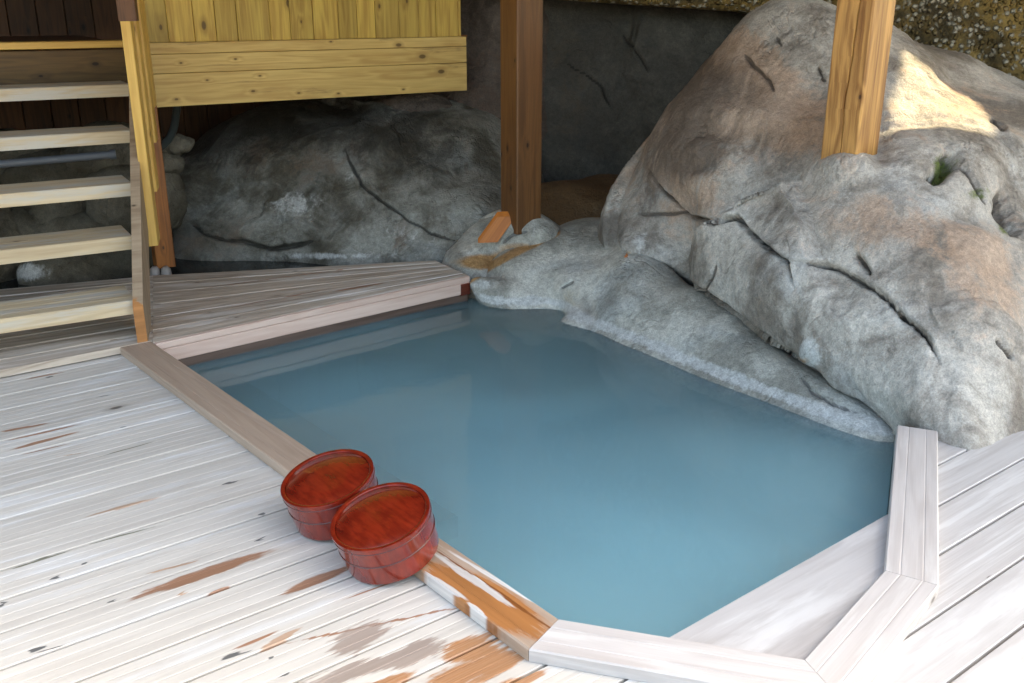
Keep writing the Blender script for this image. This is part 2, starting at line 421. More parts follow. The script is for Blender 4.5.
def make_rock(name, centre, ctrl, mat, cols=300, rows=180, amp=.03, seed=1, cracks=(), paint=(), focus=.6, parent=None, edit=None, scale=1.0, sharp=.5, facets=60, fac=.38):
    c = np.array(centre, float)
    Q = np.array(ctrl, float) - c
    rad = np.linalg.norm(Q, axis=1); U = Q / rad[:, None]
    cc = .15
    K = np.sqrt(((U[:, None, :] - U[None, :, :]) ** 2).sum(-1) + cc * cc)
    n = len(rad)
    A = np.zeros((n + 1, n + 1)); A[:n, :n] = K + np.eye(n) * -.0015; A[:n, n] = 1; A[n, :n] = 1
    wts = np.linalg.solve(A, np.r_[rad, 0])
    # directions: columns bunched towards the viewer
    s = np.linspace(0, 1, cols, endpoint=False)
    s = s + focus * np.sin(2 * math.pi * s) / (2 * math.pi) * 1.0
    vaz = math.atan2(-c[1], -c[0])
    lon = vaz + math.pi + s * 2 * math.pi          # s=.5 faces the viewer; sine bunches about it
    lat = np.linspace(-math.pi / 2, math.pi / 2, rows + 2)[1:-1]
    LON, LAT = np.meshgrid(lon, lat)
    D = np.stack([np.cos(LAT) * np.cos(LON), np.cos(LAT) * np.sin(LON), np.sin(LAT)], -1).reshape(-1, 3)
    D = np.vstack([D, [[0, 0, -1], [0, 0, 1]]])
    R = np.zeros(len(D)) + wts[n]
    for i in range(n): R += wts[i] * np.sqrt(((D - U[i]) ** 2).sum(1) + cc * cc)
    R = np.maximum(R, .05)
    V = c + D * R[:, None]
    nv = rows * cols
    idx = np.arange(nv).reshape(rows, cols)
    a = idx[:-1]; b = np.roll(idx, -1, 1)[:-1]; cidx = np.roll(idx, -1, 1)[1:]; d = idx[1:]
    quads = np.stack([a, b, cidx, d], -1).reshape(-1, 4)
    def normals(V):
        e = np.cross(V[quads[:, 1]] - V[quads[:, 0]], V[quads[:, 3]] - V[quads[:, 0]])
        N = np.zeros_like(V)
        for k in range(4): np.add.at(N, quads[:, k], e)
        N[nv] = (0, 0, -1); N[nv + 1] = (0, 0, 1)
        return N / np.maximum(np.linalg.norm(N, axis=1), 1e-12)[:, None]
    N = normals(V)
    Pn = V / scale
    warp = np.stack([perlin(Pn * 2.2, seed + 40), perlin(Pn * 2.2, seed + 41), perlin(Pn * 2.2, seed + 42)], -1) * .25
    big = fbm(Pn * 1.7 + warp, 3, seed)
    # facets: cellular planes give broken, chiselled faces
    rid = fbm(Pn * 3.6 + warp * 2, 5, seed + 9, True, .55)
    fine = fbm(Pn * 13 + warp * 3, 4, seed + 20, False, .6)
    rs = np.random.default_rng(seed + 300)
    ns = facets; lo_, hi_ = V.min(0), V.max(0)
    seeds = lo_ + rs.random((ns, 3)) * (hi_ - lo_); tilt = rs.normal(size=(ns, 3)) * .22 / scale; offs = rs.normal(size=ns) * .35
    Vw = V + warp * .35 * scale + np.stack([fbm(Pn * 7, 3, seed + 80)] * 3, -1) * .03 * scale
    d1 = np.full(len(V), 1e9); d2 = np.full(len(V), 1e9); v1 = np.zeros(len(V)); v2 = np.zeros(len(V))
    for k in range(ns):
        dv = Vw - seeds[k]; dk_ = np.sqrt((dv * dv).sum(1)); val = offs[k] * amp + (dv @ tilt[k]) * .5
        val = np.clip(val, -2.2 * amp, 2.2 * amp)
        m1 = dk_ < d1; m2 = (~m1) & (dk_ < d2)
        d2[m1] = d1[m1]; v2[m1] = v1[m1]; d1[m1] = dk_[m1]; v1[m1] = val[m1]
        d2[m2] = dk_[m2]; v2[m2] = val[m2]
    bl_ = np.clip((d2 - d1) / (.05 * scale), 0, 1); bl_ = .5 + .5 * bl_ * bl_ * (3 - 2 * bl_)
    disp = amp * (.9 * big + sharp * .22 * rid + .10 * fine) + (v1 * bl_ + v2 * (1 - bl_)) * fac
    V = V + N * disp[:, None]
    N = normals(V)
    X, Y = project(V)
    facing = ((np.array([0, 0, H]) - V) * N).sum(1) > -.05
    att = {k: np.zeros(len(V)) for k in ('warm', 'white', 'dark', 'moss', 'rust')}
    jx = perlin(V * 9, seed + 60) * 7; jy = perlin(V * 9, seed + 61) * 7
    for pts, wpx, dep in cracks:
        dd, al = poly_dist(X + jx * .35, Y + jy * .35, pts)
        taper = np.clip(np.minimum(al, 1 - al) * 6, .15, 1)
        var = .65 + .7 * (perlin(V * 14, seed + 62) + .5)
        g = np.exp(-(dd / (wpx * (.5 + .5 * taper))) ** 2) * taper * var
        g[~facing] = 0
        V = V - N * (g * dep)[:, None]
        # the rock on one side of a crack stands a little proud of the other
        V = V + N * (SIDE * np.exp(-dd / 9.0) * np.clip(dd / 2.5, 0, 1) * taper * .16 * dep * facing)[:, None]
        att['dark'] += 1.5 * np.exp(-(dd / (wpx * .75)) ** 2) * taper * facing
    for key, x, y, rx, ry, s_ in paint:
        q = np.exp(-(((X - x) / rx) ** 2 + ((Y - y) / ry) ** 2)) * s_
        q[~facing] = 0
        att[key] += q
    if edit is not None: V, att = edit(V, N, X, Y, att, facing)
    me = bpy.data.meshes.new(name)
    tri = []
    bot = np.stack([np.full(cols, nv), np.roll(idx[0], -1), idx[0]], -1)
    top = np.stack([np.full(cols, nv + 1), idx[-1], np.roll(idx[-1], -1)], -1)
    nq, ntr = len(quads), 2 * cols
    me.vertices.add(len(V)); me.vertices.foreach_set('co', V.astype(np.float32).ravel())
    loops = np.concatenate([quads.ravel(), bot.ravel(), top.ravel()])
    me.loops.add(len(loops)); me.loops.foreach_set('vertex_index', loops.astype(np.int32))
    me.polygons.add(nq + ntr)
    starts = np.concatenate([np.arange(nq) * 4, nq * 4 + np.arange(ntr) * 3]).astype(np.int32)
    me.polygons.foreach_set('loop_start', starts)
    me.polygons.foreach_set('use_smooth', [True] * (nq + ntr))
    me.update(calc_edges=True)
    me.validate()
    for k, vals in att.items():
        at = me.attributes.new(k, 'FLOAT', 'POINT'); at.data.foreach_set('value', np.clip(vals, 0, 1.3).astype(np.float32))
    me.materials.append(mat)
    o = bpy.data.objects.new(name, me); C.objects.link(o)
    if parent is not None: attach(o, parent)
    return o
def ellipsoid(c, r, yaw=0, n=26, jit=.10, seed=3, box=.0):
    rg = np.random.default_rng(seed); out = []
    for i in range(n):
        z = 1 - 2 * (i + .5) / n; a = i * 2.39996; q = math.sqrt(1 - z * z)
        d = np.array([q * math.cos(a), q * math.sin(a), z])
        if box: 
            m = np.abs(d).max(); d = d * ((1 - box) + box / m)
        d = d * (1 + jit * (rg.random() * 2 - 1)) * np.array(r)
        x = d[0] * math.cos(yaw) - d[1] * math.sin(yaw); y = d[0] * math.sin(yaw) + d[1] * math.cos(yaw)
        out.append((c[0] + x, c[1] + y, c[2] + d[2]))
    return out

M['rock_big'] = rock_mat('pale_blue_grey_granite', srgb(128, 119, 110), srgb(198, 193, 186), srgb(170, 132, 102), srgb(74, 66, 60), warm_amt=.35, light_amt=.5)
M['rock_slab'] = rock_mat('bluish_grey_slab_stone', srgb(150, 148, 140), srgb(206, 204, 196), srgb(158, 144, 120), srgb(84, 84, 84), warm_amt=.05, light_amt=.55, rough=.6)
M['rock_left'] = rock_mat('green_grey_shade_toned_rock', srgb(84, 79, 68), srgb(156, 156, 150), srgb(100, 74, 52), srgb(34, 31, 27), warm_amt=.3, light_amt=.35, rough=.6)  # base darkened to hold the shade from the wall above this rock
M['rock_brown'] = rock_mat('brown_grey_rock', srgb(74, 64, 58), srgb(104, 94, 88), srgb(84, 58, 44), srgb(50, 44, 40), warm_amt=.4, light_amt=.3)
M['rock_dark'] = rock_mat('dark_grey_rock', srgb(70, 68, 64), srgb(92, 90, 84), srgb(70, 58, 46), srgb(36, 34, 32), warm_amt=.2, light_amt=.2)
M['stone'] = rock_mat('mossy_fieldstone', srgb(80, 74, 62), srgb(110, 104, 92), srgb(84, 66, 44), srgb(38, 34, 28), warm_amt=.3, light_amt=.3)

# ================================================================== SETTING
def sheet(name, pts, z, mat):
    m = bpy.data.meshes.new(name)
    m.from_pydata([(p[0], p[1], z) for p in pts], [], [list(range(len(pts)))])
    m.materials.append(mat); o = bpy.data.objects.new(name, m); C.objects.link(o); return o
gt = NT('packed_earth')
tc = gt.node('ShaderNodeNewGeometry').outputs[0]
gn = gt.noise(tc, 3.0, 8, .7)
gt.put(gt.bsdf.inputs['Base Color'], gt.mix(gn, (.05, .04, .03), (.16, .13, .10)))
gt.bsdf.inputs['Roughness'].default_value = .9
gt.put(gt.bsdf.inputs['Normal'], gt.bump(gn, .6, .05))
tag(sheet('ground', [(-150, -150), (150, -150), (150, 150), (-150, 150)], -1.0, gt.m), kind='structure')

# --- rim plan
P0 = np.array([-1.54, 3.897]); P1 = np.array([.111, 1.928]); P2 = np.array([.646, 1.779]); P3 = np.array([.953, 2.134]); P4 = np.array([1.327, 3.037])
RW = .13
inner = [P0, P1, P2, P3, P4]
def left_n(d): return np.array([-d[1], d[0]])
def offset_chain(ch, w):
    out = []
    for i, p in enumerate(ch):
        ds = []
        if i > 0: d = ch[i] - ch[i - 1]; ds.append(d / np.linalg.norm(d))
        if i < len(ch) - 1: d = ch[i + 1] - ch[i]; ds.append(d / np.linalg.norm(d))
        ns = [-left_n(d) for d in ds]          # pool lies on the left when walking P0 -> P4, outside on the right
        if len(ns) == 1: out.append(p + ns[0] * w)
        else:
            b = ns[0] + ns[1]; b /= np.linalg.norm(b); out.append(p + b * (w / (b @ ns[0])))
    return out
outer = offset_chain(inner, RW)
mid = offset_chain(inner, RW * .45)
# the side rim runs on past the corner of the platform
k_dir = (P0 - P1) / np.linalg.norm(P0 - P1)

# --- deck of parallel boards, cut where they pass under the rim
BW = .1457; GAP = .0075
def cross_u(chain, n):
    """u where the line at height n crosses the chain of points"""
    res = []
    for a, b in zip(chain[:-1], chain[1:]):
        a3 = np.array([*a, 0]); b3 = np.array([*b, 0])
        na, nb = a3 @ DN, b3 @ DN
        if (na - n) * (nb - n) <= 0 and abs(na - nb) > 1e-9:
            t = (n - na) / (nb - na); res.append((1 - t) * (a3 @ DU) + t * (b3 @ DU))
    return sorted(res)
start = mid[0] + k_dir * 3.0
end = mid[-1] + (mid[-1] - mid[-2]) * 2.5
chain = [start] + mid + [end]
nmin = min(np.array([*p, 0]) @ DN for p in mid)
def profile(k, grooves):
    n0 = 1.677 + BW * k + GAP / 2; n1 = 1.677 + BW * (k + 1) - GAP / 2
    pr = [(n0, -.03), (n0, -.0025), (n0 + .0025, 0)]
    if grooves:
        m = 4
        for i in range(1, m):
            x = n0 + (n1 - n0) * i / m
            pr += [(x - .0028, 0), (x - .0008, -.0008), (x + .0008, -.0008), (x + .0028, 0)]
    pr += [(n1 - .0025, 0), (n1, -.0025), (n1, -.03)]
    return pr
def board_between(mb, k, ua, ub, grooves, zoff=0):
    pr = profile(k, grooves)
    pr = pr[::-1]
    ra = []; rb = []
    for n, z in pr:
        a, b = ua(n), ub(n)
        ra.append(DU * a + DN * n + np.array([0, 0, z + zoff])); rb.append(DU * b + DN * n + np.array([0, 0, z + zoff]))
    mb.loft(ra, rb)
left_end = lambda n: (cross_u(chain, n) or [0])[0]
right_end = lambda n: (cross_u(chain, n) or [0])[-1]
mbL = MB(); mbR = MB()
for k in range(-26, 26):
    n0 = 1.677 + BW * k; n1 = n0 + BW; zj = (random.random() - .5) * .003
    if n1 < nmin + .001:            # in front of the pool: boards run straight through
        board_between(mbL, k, lambda n: -7.0, lambda n: .45 + .0 * n, True, zj)
        board_between(mbR, k, lambda n: .455, lambda n: 9.0, False, zj)
    else:
        lo = max(n0, nmin + .002)
        fl = lambda n: left_end(max(n, nmin + .002)); fr = lambda n: right_end(max(n, nmin + .002))
        if n1 < 4.26:
            board_between(mbL, k, lambda n: -7.0, fl, True, zj)
        if n1 < 2.05:
            board_between(mbR, k, fr, lambda n: 9.0, False, zj)
deck = mbL.build('deck', M['deck']); tag(deck, 'white weathered deck of grooved boards with brown stains left of the pool', kind='structure')
deckR = mbR.build('deck', M['deck_right']); tag(deckR, 'pale smooth deck boards right of the pool', kind='structure')

# --- rim boards
rim = empty('pool_kerb', (0.1, 1.9, 0), 'raised wooden rim edging the pool, brown along its left side and white in front', 'kerb')
def rim_piece(a_in, a_out, b_in, b_out, mat, ins=0.0008, ztop=.035):
    """mitred board between two joints"""
    mb = MB()
    A_in, A_out, B_in, B_out = [np.array([*p, 0.0]) for p in (a_in, a_out, b_in, b_out)]
    def ring(i, o):
        d = (o - i); 
        L = np.linalg.norm(d); e = d / L; c_ = .004
        pts = [(0, -.03), (0, ztop - c_), (c_, ztop)]
        for g in (.30, .72): pts += [(L * g - .003, ztop), (L * g, ztop - .0012), (L * g + .003, ztop)]
        pts += [(L - c_, ztop), (L, ztop - c_), (L, .0015), (L - .02, .0015), (L - .02, -.03)]
        return [i + e * s + np.array([0, 0, z]) for s, z in pts]
    ax = ((B_in + B_out) - (A_in + A_out)); ax /= np.linalg.norm(ax)
    ra = ring(A_in + ax * ins, A_out + ax * ins); rb = ring(B_in - ax * ins, B_out - ax * ins)
    mb.loft(ra[::-1], rb[::-1])
    return mb.build('kerb_board', mat, rim)
K0i = P0 + k_dir * .03; K0o = outer[0] + k_dir * .17
rp = rim_piece(K0i, K0o, inner[1], outer[1], M['kerb_side']); tag(rp, 'brown rim board on the left side, its near end wet and orange')
rim_piece(inner[1], outer[1], inner[2], outer[2], M['kerb_white'])
rim_piece(inner[2], outer[2], inner[3], outer[3], M['kerb_edge'])
rim_piece(inner[3], outer[3], inner[4], outer[4], M['kerb_edge'])

# --- wide board inside the right corner of the rim
S_L = atz(672, 636, .004); S_R = atz(897, 509, .004)
sh = MB()
sd = (S_R - S_L) / np.linalg.norm(S_R - S_L)
poly = [S_L[:2] - sd[:2] * .02, S_R[:2] + sd[:2] * .03]
def poly_slab(mb, pts, z1, z0, ang=A0, rnd=None):
    """flat slab with grain along ang"""
    pts = [np.array(p[:2], float) for p in pts]
    ar = sum(pts[i][0] * pts[(i + 1) % len(pts)][1] - pts[(i + 1) % len(pts)][0] * pts[i][1] for i in range(len(pts)))
    if ar < 0: pts = pts[::-1]
    n = len(pts); ca, sa = math.cos(ang), math.sin(ang)
    top = [(p[0], p[1], z1) for p in pts]; bot = [(p[0], p[1], z0) for p in pts]
    uvt = [(p[0] * ca + p[1] * sa, -p[0] * sa + p[1] * ca) for p in pts]
    faces = [list(range(n)), [n + i for i in range(n)][::-1]]; uvs = [uvt, uvt[::-1]]
    per = 0
    for i in range(n):
        j = (i + 1) % n; L = np.linalg.norm(pts[j] - pts[i])
        faces.append([i, n + i, n + j, j]); uvs.append([(per, 0), (per, z1 - z0), (per + L, z1 - z0), (per + L, 0)]); per += L
    mb.add(top + bot, faces, uvs, random.random() if rnd is None else rnd)
poly_slab(sh, [poly[0], mid[2] * .3 + inner[2] * .7, mid[3] * .3 + inner[3] * .7, poly[1]], .004, -.026)
so = sh.build('pool_seat_board', M['deck_right'])
tag(so, 'wide white triangular board inside the right corner of the pool rim', 'board')

# --- platform at the back of the pool
plat = empty('wooden_platform', (-1.0, 4.8, 0), 'low greyed wooden platform of tapering planks between the pool and the back rock', 'platform')
zt = .04
Lp = [(153, 275.2), (153, 283), (153, 292.5), (153, 304), (153, 317), (153, 330), (153, 342.5)]
Rp = [(434, 260), (440, 262.4), (446.5, 265.2), (452, 268), (457.5, 270.5), (463, 273), (468, 275.2)]
mb = MB()
for i in range(6):
    a0, a1 = atz(*Lp[i], zt), atz(*Lp[i + 1], zt); b0, b1 = atz(*Rp[i], zt), atz(*Rp[i + 1], zt)
    g = .003
    if i == 0: g = .002
    def lerp(p, q, t): return p + (q - p) * t
    A_, B_ = lerp(a0, a1, g / .12), lerp(a1, a0, g / .12)
    C_, D_ = lerp(b0, b1, .06), lerp(b1, b0, .06)
    zj = random.uniform(-.002, .001)
    ang = math.atan2((b0 - a0)[1], (b0 - a0)[0])
    def ringp(f, b):
        e = (b - f); L = np.linalg.norm(e); e /= L
        pts = [(0, -.03), (0, -.003), (.003, 0)]
        for gk in (.33, .66): pts += [(L * gk - .002, 0), (L * gk, -.0012), (L * gk + .002, 0)]
        pts += [(L - .003, 0), (L, -.003), (L, -.03)]
        return [f + e * s + np.array([0, 0, z + zj]) for s, z in pts]
    mb.loft(ringp(B_, A_)[::-1], ringp(D_, C_)[::-1])
mb.build('planks', M['platform'], plat)
# planks running on to the left behind the stair
mb = MB()
dl = np.array([math.cos(D2R(36)), math.sin(D2R(36)), 0])
e0 = atz(150, 275, zt - .003); e1 = atz(150, 341, zt - .003)
for i in range(9):
    a = e1 + (e0 - e1) * (i / 9.0); b = e1 + (e0 - e1) * ((i + 1) / 9.0 - .02)
    dd_ = np.array([math.cos(D2R(37 - i * 1.8)), math.sin(D2R(37 - i * 1.8)), 0])
    dd2 = np.array([math.cos(D2R(37 - (i + 1) * 1.8)), math.sin(D2R(37 - (i + 1) * 1.8)), 0])
    ra = [a - dd_ * 3.4, b - dd2 * 3.4]; rb = [a + dd_ * .05, b + dd_ * .05]
    A4 = [ra[0] + (0, 0, -.03), ra[0], ra[1], ra[1] + (0, 0, -.03)]; B4 = [rb[0] + (0, 0, -.03), rb[0], rb[1], rb[1] + (0, 0, -.03)]
    mb.loft(A4[::-1], B4[::-1])
mb.build('planks', M['platform'], plat)
fl_, fr_ = atz(155, 342.5, zt), atz(468, 275.2, zt)
fn = np.array([fr_[1] - fl_[1], -(fr_[0] - fl_[0]), 0]); fn /= np.linalg.norm(fn)
mb = MB(); mb.beam(fl_ + (0, 0, -.018) + fn * .0 , fr_ + (0, 0, -.018) + fn * .0, fn * .028, (0, 0, .030)); mb.build('edge_strip', M['fascia'], plat)
mb = MB(); mb.beam(fl_ + (0, 0, -.066) - fn * .003, fr_ + (0, 0, -.066) - fn * .003, (0, 0, .062), fn * .03); mb.build('fascia_board', M['fascia'], plat)
mb = MB(); mb.beam(fl_ + (0, 0, -.20) - fn * .02, fr_ + (0, 0, -.20) - fn * .02, (0, 0, .20), fn * .03); mb.build('lower_board', M['wetboard'], plat)
mb = MB(); q = fr_ + (fl_ - fr_) * .035
mb.beam(q + (0, 0, -.07) + fn * .004, fr_ + (0, 0, -.07) + fn * .004, (0, 0, .064), fn * .024); eb = mb.build('end_block', M['redend'], plat)
tag(eb, 'dark red wet end of the fascia board')

# --- water
def water_mat(name, col, dens, aniso=0.0):
    t = NT(name)
    t.n.remove(t.bsdf)
    tr = t.node('ShaderNodeBsdfTransparent'); gl = t.node('ShaderNodeBsdfGlossy'); gl.inputs['Roughness'].default_value = .03
    fr = t.node('ShaderNodeFresnel'); fr.inputs[0].default_value = 1.333
    tc = t.node('ShaderNodeNewGeometry').outputs[0]
    wv = t.math('ADD', t.noise(tc, 4.0, 2, .5, .2), t.math('MULTIPLY', t.noise(tc, 16.0, 2, .5), .12))
    nb = t.bump(wv, .07, .02)
    t.l.new(nb, gl.inputs['Normal']); t.l.new(nb, fr.inputs['Normal'])
    mx = t.node('ShaderNodeMixShader')
    df = t.node('ShaderNodeBsdfDiffuse'); df.inputs['Color'].default_value = (.36, .71, .83, 1)
    cl = t.noise(tc, 1.1, 2, .45, .3)
    mk = t.node('ShaderNodeMixShader'); t.put(mk.inputs[0], t.rng(cl, .3, .7, .17, .28)); t.l.new(tr.outputs[0], mk.inputs[1]); t.l.new(df.outputs[0], mk.inputs[2])
    t.l.new(fr.outputs[0], mx.inputs[0]); t.l.new(mk.outputs[0], mx.inputs[1]); t.l.new(gl.outputs[0], mx.inputs[2])
    t.l.new(mx.outputs[0], t.out.inputs['Surface'])
    vol = t.node('ShaderNodeVolumePrincipled')
    vol.inputs['Color'].default_value = (*col, 1); vol.inputs['Density'].default_value = dens; vol.inputs['Anisotropy'].default_value = aniso
    t.l.new(vol.outputs[0], t.out.inputs['Volume'])
    return t.m
WZ = -.1
wat = water_mat('milky_blue_spring_water', (.76, .962, .9985), 7.5)
wpts = [P0 + (P0 - P1) * .12, P1 + (P1 - P0) * .02, P2 + (.02, -.02), P3 + (.04, 0), P4 + (.25, .3), np.array([1.9, 4.0]), np.array([.9, 5.4]), np.array([-.1, 5.35]), fr_[:2] - fn[:2] * .02, fl_[:2] - fn[:2] * .02]
wpts = [P0 - fn[:2] * .012, P1 * 1.0, P2 * 1.0, P3 * 1.0, P4 + (.0, .0), np.array([1.75, 3.9]), np.array([.9, 5.3]), np.array([-.05, 5.35]), fr_[:2] - fn[:2] * .01]
n = len(wpts)
vv = [(p[0], p[1], WZ) for p in wpts] + [(p[0], p[1], -.93) for p in wpts]
ff = [list(range(n)), [n + i for i in range(n)][::-1]] + [[i, n + i, n + (i + 1) % n, (i + 1) % n] for i in range(n)]
me = bpy.data.meshes.new('water'); me.from_pydata(vv, [], ff); me.materials.append(wat)
import bmesh
bmw = bmesh.new(); bmw.from_mesh(me); bmesh.ops.recalc_face_normals(bmw, faces=bmw.faces); bmw.to_mesh(me); bmw.free()
wo = bpy.data.objects.new('water', me); C.objects.link(wo); tag(wo, 'milky blue hot spring water filling the pool', kind='structure')

# pool shell: walls of dark boards and floor, just outside the water body
M['pool_in'] = wood('submerged_pool_boards', srgb(120, 130, 128), srgb(80, 88, 88), .5, .6, 0, .2, .1)
mb = MB()
basin = [P0 + k_dir * .05, P1, P2, P3, P4, P4 + (P4 - P3) * .8, np.array([2.2, 5.6]), np.array([-.3, 5.9]), fr_[:2] - fn[:2] * .05, fl_[:2] - fn[:2] * .05]
for a, b in zip(basin, basin[1:] + basin[:1]):
    a3 = np.array([*a, 0.]); b3 = np.array([*b, 0.]); d = b3 - a3; nn = np.array([d[1], -d[0], 0]) / np.linalg.norm(d)
    mb.beam(a3 + nn * .021 + (0, 0, -.49), b3 + nn * .021 + (0, 0, -.49), (0, 0, .92 if a is not P0 else .9), nn * .036)
poly_slab(mb, basin, -.94, -.98)
pb = mb.build('pool_basin', M['pool_in']); tag(pb, 'submerged boards lining the pool', kind='structure')
# submerged bench along the left side
nk = -left_n((P1 - P0) / np.linalg.norm(P1 - P0)); nk = -nk
M['bench'] = wood('dark_submerged_bench', srgb(56, 60, 62), srgb(34, 38, 40), .5, .6, 0, .2, .1)
mb = MB()
b_a = np.array([*P0, 0]); b_b = atz(455, 522, -.2)
bdir = (np.array([*(P1 - P0), 0])); bdir /= np.linalg.norm(bdir)
Lb = (b_b - b_a) @ bdir
nk3 = np.array([*nk, 0]); bw = .33
mb.beam(b_a + nk3 * (bw / 2 + .004) + (0, 0, -.22), b_a + bdir * Lb + nk3 * (bw / 2 + .004) + (0, 0, -.22), nk3 * bw, (0, 0, .08))
bo = mb.build('pool_bench', M['bench']); tag(bo, 'dark submerged bench under the water along the left side of the pool', 'bench')

# ================================================================== ROCKS
crackz = [(560, 232, .22), (600, 236, .20), (625, 258, .205), (660, 266, .18), (700, 293, .14), (750, 330, .075), (800, 365, .02), (850, 405, -.035), (890, 430, -.075)]
big_c = (1.85, 4.75, -.05)
bigc = [aty(*p) for p in [
    (750, 250, 4.03), (700, 240, 4.35), (700, 180, 4.55), (650, 235, 4.75), (750, 160, 4.38), (800, 250, 3.78), (800, 180, 4.1), (848, 160, 3.98), (848, 250, 3.66), (850, 330, 3.45), (900, 380, 3.2),
    (750, 90, 4.68), (800, 90, 4.5), (790, 2, 4.95), (730, 50, 5.0), (690, 95, 5.0), (650, 150, 5.05), (615, 205, 5.1), (820, 4, 5.1), (870, 26, 5.2), (870, 100, 4.45), (905, 48, 5.25), (960, 62, 5.25), (1024, 92, 5.2),
    (938, 437, 2.95), (1000, 436, 3.03), (1100, 425, 3.2), (940, 350, 3.18), (940, 280, 3.38), (940, 200, 3.72), (940, 130, 4.2), (950, 90, 4.75),
    (1020, 350, 3.3), (1020, 280, 3.55), (1020, 200, 3.95), (1020, 140, 4.4), (1100, 200, 4.1), (1150, 300, 3.6), (1100, 110, 4.9)]]
for px, py, z in crackz[2:]:
    p = atz(px, py, z); bigc.append(p + np.array([.01, .03, 0.0]))
for px, py, z in crackz[3:]:
    p = atz(px, py, z); bigc.append(p + np.array([.07, .14, -.14]))
bigc += [(2.0, 6.1, .6), (1.2, 5.95, .5), (3.3, 5.6, .6), (3.6, 4.3, .5), (2.0, 5.75, 1.1), (.85, 5.6, .5), (1.85, 4.75, -.9), (1.5, 3.25, -.6), (2.5, 2.95, -.6), (.75, 4.6, -.5), (.45, 5.3, -.2), (3.7, 4.4, -.5), (1.8, 6.3, -.5), (2.8, 5.5, 1.0), (2.2, 2.98, -.15), (1.5, 2.97, -.2)]
cracks_big = [
    ([(652, 172), (668, 194), (690, 216), (712, 222), (735, 216), (748, 230), (765, 246), (787, 261), (793, 290)], 2.0, .085),
    ([(787, 262), (815, 262), (840, 270), (860, 282), (880, 292), (903, 318), (926, 334), (939, 360)], 1.9, .07),
    ([(640, 214), (668, 214), (692, 212)], 1.3, .03),
    ([(700, 300), (712, 280), (716, 262)], 1.2, .02),
    ([(815, 372), (822, 392), (846, 400), (868, 420)], 1.4, .03),
    ([(855, 252), (862, 262), (870, 275)], 2.6, .045),
    ([(995, 338), (1006, 348), (1014, 360)], 2.0, .03),
    ([(742, 52), (752, 66), (768, 80), (774, 92)], 1.6, .035),
    ([(776, 35), (782, 45)], 1.6, .02),
    ([(622, 256), (650, 262), (664, 268), (682, 281), (700, 292), (724, 308), (750, 329), (776, 346), (800, 362), (815, 374), (830, 390), (858, 404), (875, 415), (889, 430)], 3.2, .11),
    ([(944, 150), (950, 166), (938, 178), (926, 178)], 6.0, .10),
    ([(952, 168), (975, 190), (990, 205)], 2.0, .03),
    ([(998, 188), (1003, 205), (1012, 222), (1024, 236)], 5.0, .09),
    ([(990, 118), (1000, 128), (1005, 134)], 2.5, .03),
    ([(820, 62), (827, 78)], 1.8, .03),
]
paint_big = [
    ('warm', 700, 110, 60, 70, .9), ('warm', 740, 60, 60, 40, .7), ('warm', 680, 200, 40, 30, .7), ('warm', 800, 130, 40, 30, .9), ('warm', 900, 250, 45, 30, .5), ('warm', 950, 250, 40, 50, .4), ('warm', 660, 130, 60, 90, .7), ('warm', 760, 100, 90, 60, .6), ('dark', 700, 60, 60, 50, .35), ('dark', 660, 150, 50, 60, .4), ('dark', 760, 190, 60, 30, .3),
    ('warm', 860, 215, 60, 40, .8), ('warm', 990, 260, 40, 60, .9), ('warm', 960, 110, 60, 30, .9), ('warm', 1000, 300, 30, 40, .6),
    ('dark', 730, 90, 50, 40, .5), ('dark', 690, 130, 30, 40, .5), ('dark', 760, 145, 60, 20, .5), ('dark', 650, 200, 24, 40, .5), ('dark', 700, 165, 25, 15, .5), ('dark', 820, 110, 40, 30, .4), ('dark', 610, 230, 18, 30, .9),
    ('white', 845, 195, 30, 35, .6), ('white', 735, 215, 40, 25, .5), ('white', 700, 260, 80, 40, .35), ('white', 850, 350, 80, 60, .35), ('white', 925, 150, 20, 40, .4), ('white', 811, 352, 9, 14, 1.0), ('white', 640, 240, 10, 18, .6), ('white', 960, 400, 60, 40, .45),
    ('rust', 800, 358, 22, 7, .75), ('rust', 640, 235, 10, 24, .25), ('rust', 628, 255, 6, 8, .6),
    ('moss', 944, 165, 14, 14, 1.0), ('moss', 975, 195, 20, 9, .7), ('moss', 1008, 225, 14, 14, .8), ('moss', 900, 70, 45, 14, .42), ('moss', 940, 55, 60, 9, .4),
]
def edit_big(V, N, X, Y, att, facing):
    # broad shoulder of rock that overhangs: the ridge from (700,190) up right to (790,130)
    for (x, y, rx, ry, a) in [(690, 150, 45, 55, .05), (815, 95, 35, 40, -.04), (760, 200, 50, 14, -.035), (720, 130, 30, 12, -.03), (700, 168, 14, 8, -.03), (770, 120, 60, 16, .045), (811, 352, 9, 12, .03), (880, 140, 14, 40, -.04),
                              (905, 240, 50, 30, .02), (840, 230, 20, 40, .02), (980, 160, 40, 30, .05), (960, 215, 50, 12, -.03), (850, 168, 34, 16, .05)]:
        g = np.exp(-(((X - x) / rx) ** 2 + ((Y - y) / ry) ** 2)) * facing
        V = V + N * (g * a)[:, None]
    return V, att
big = make_rock('boulder', big_c, bigc, M['rock_big'], 1000, 560, .05, 4, cracks_big, paint_big, .62, edit=edit_big, sharp=.8)
tag(big, 'huge pale grey boulder with brown patches and long cracks right of the pool', 'boulder')

slab_c = (.58, 4.78, -.40)
wl_ = [(472, 293), (500, 300), (560, 318), (600, 333), (650, 356), (700, 378), (750, 398), (800, 415), (850, 430), (888, 441)]
out2 = np.array([-.62, -.78, 0])
sl = []
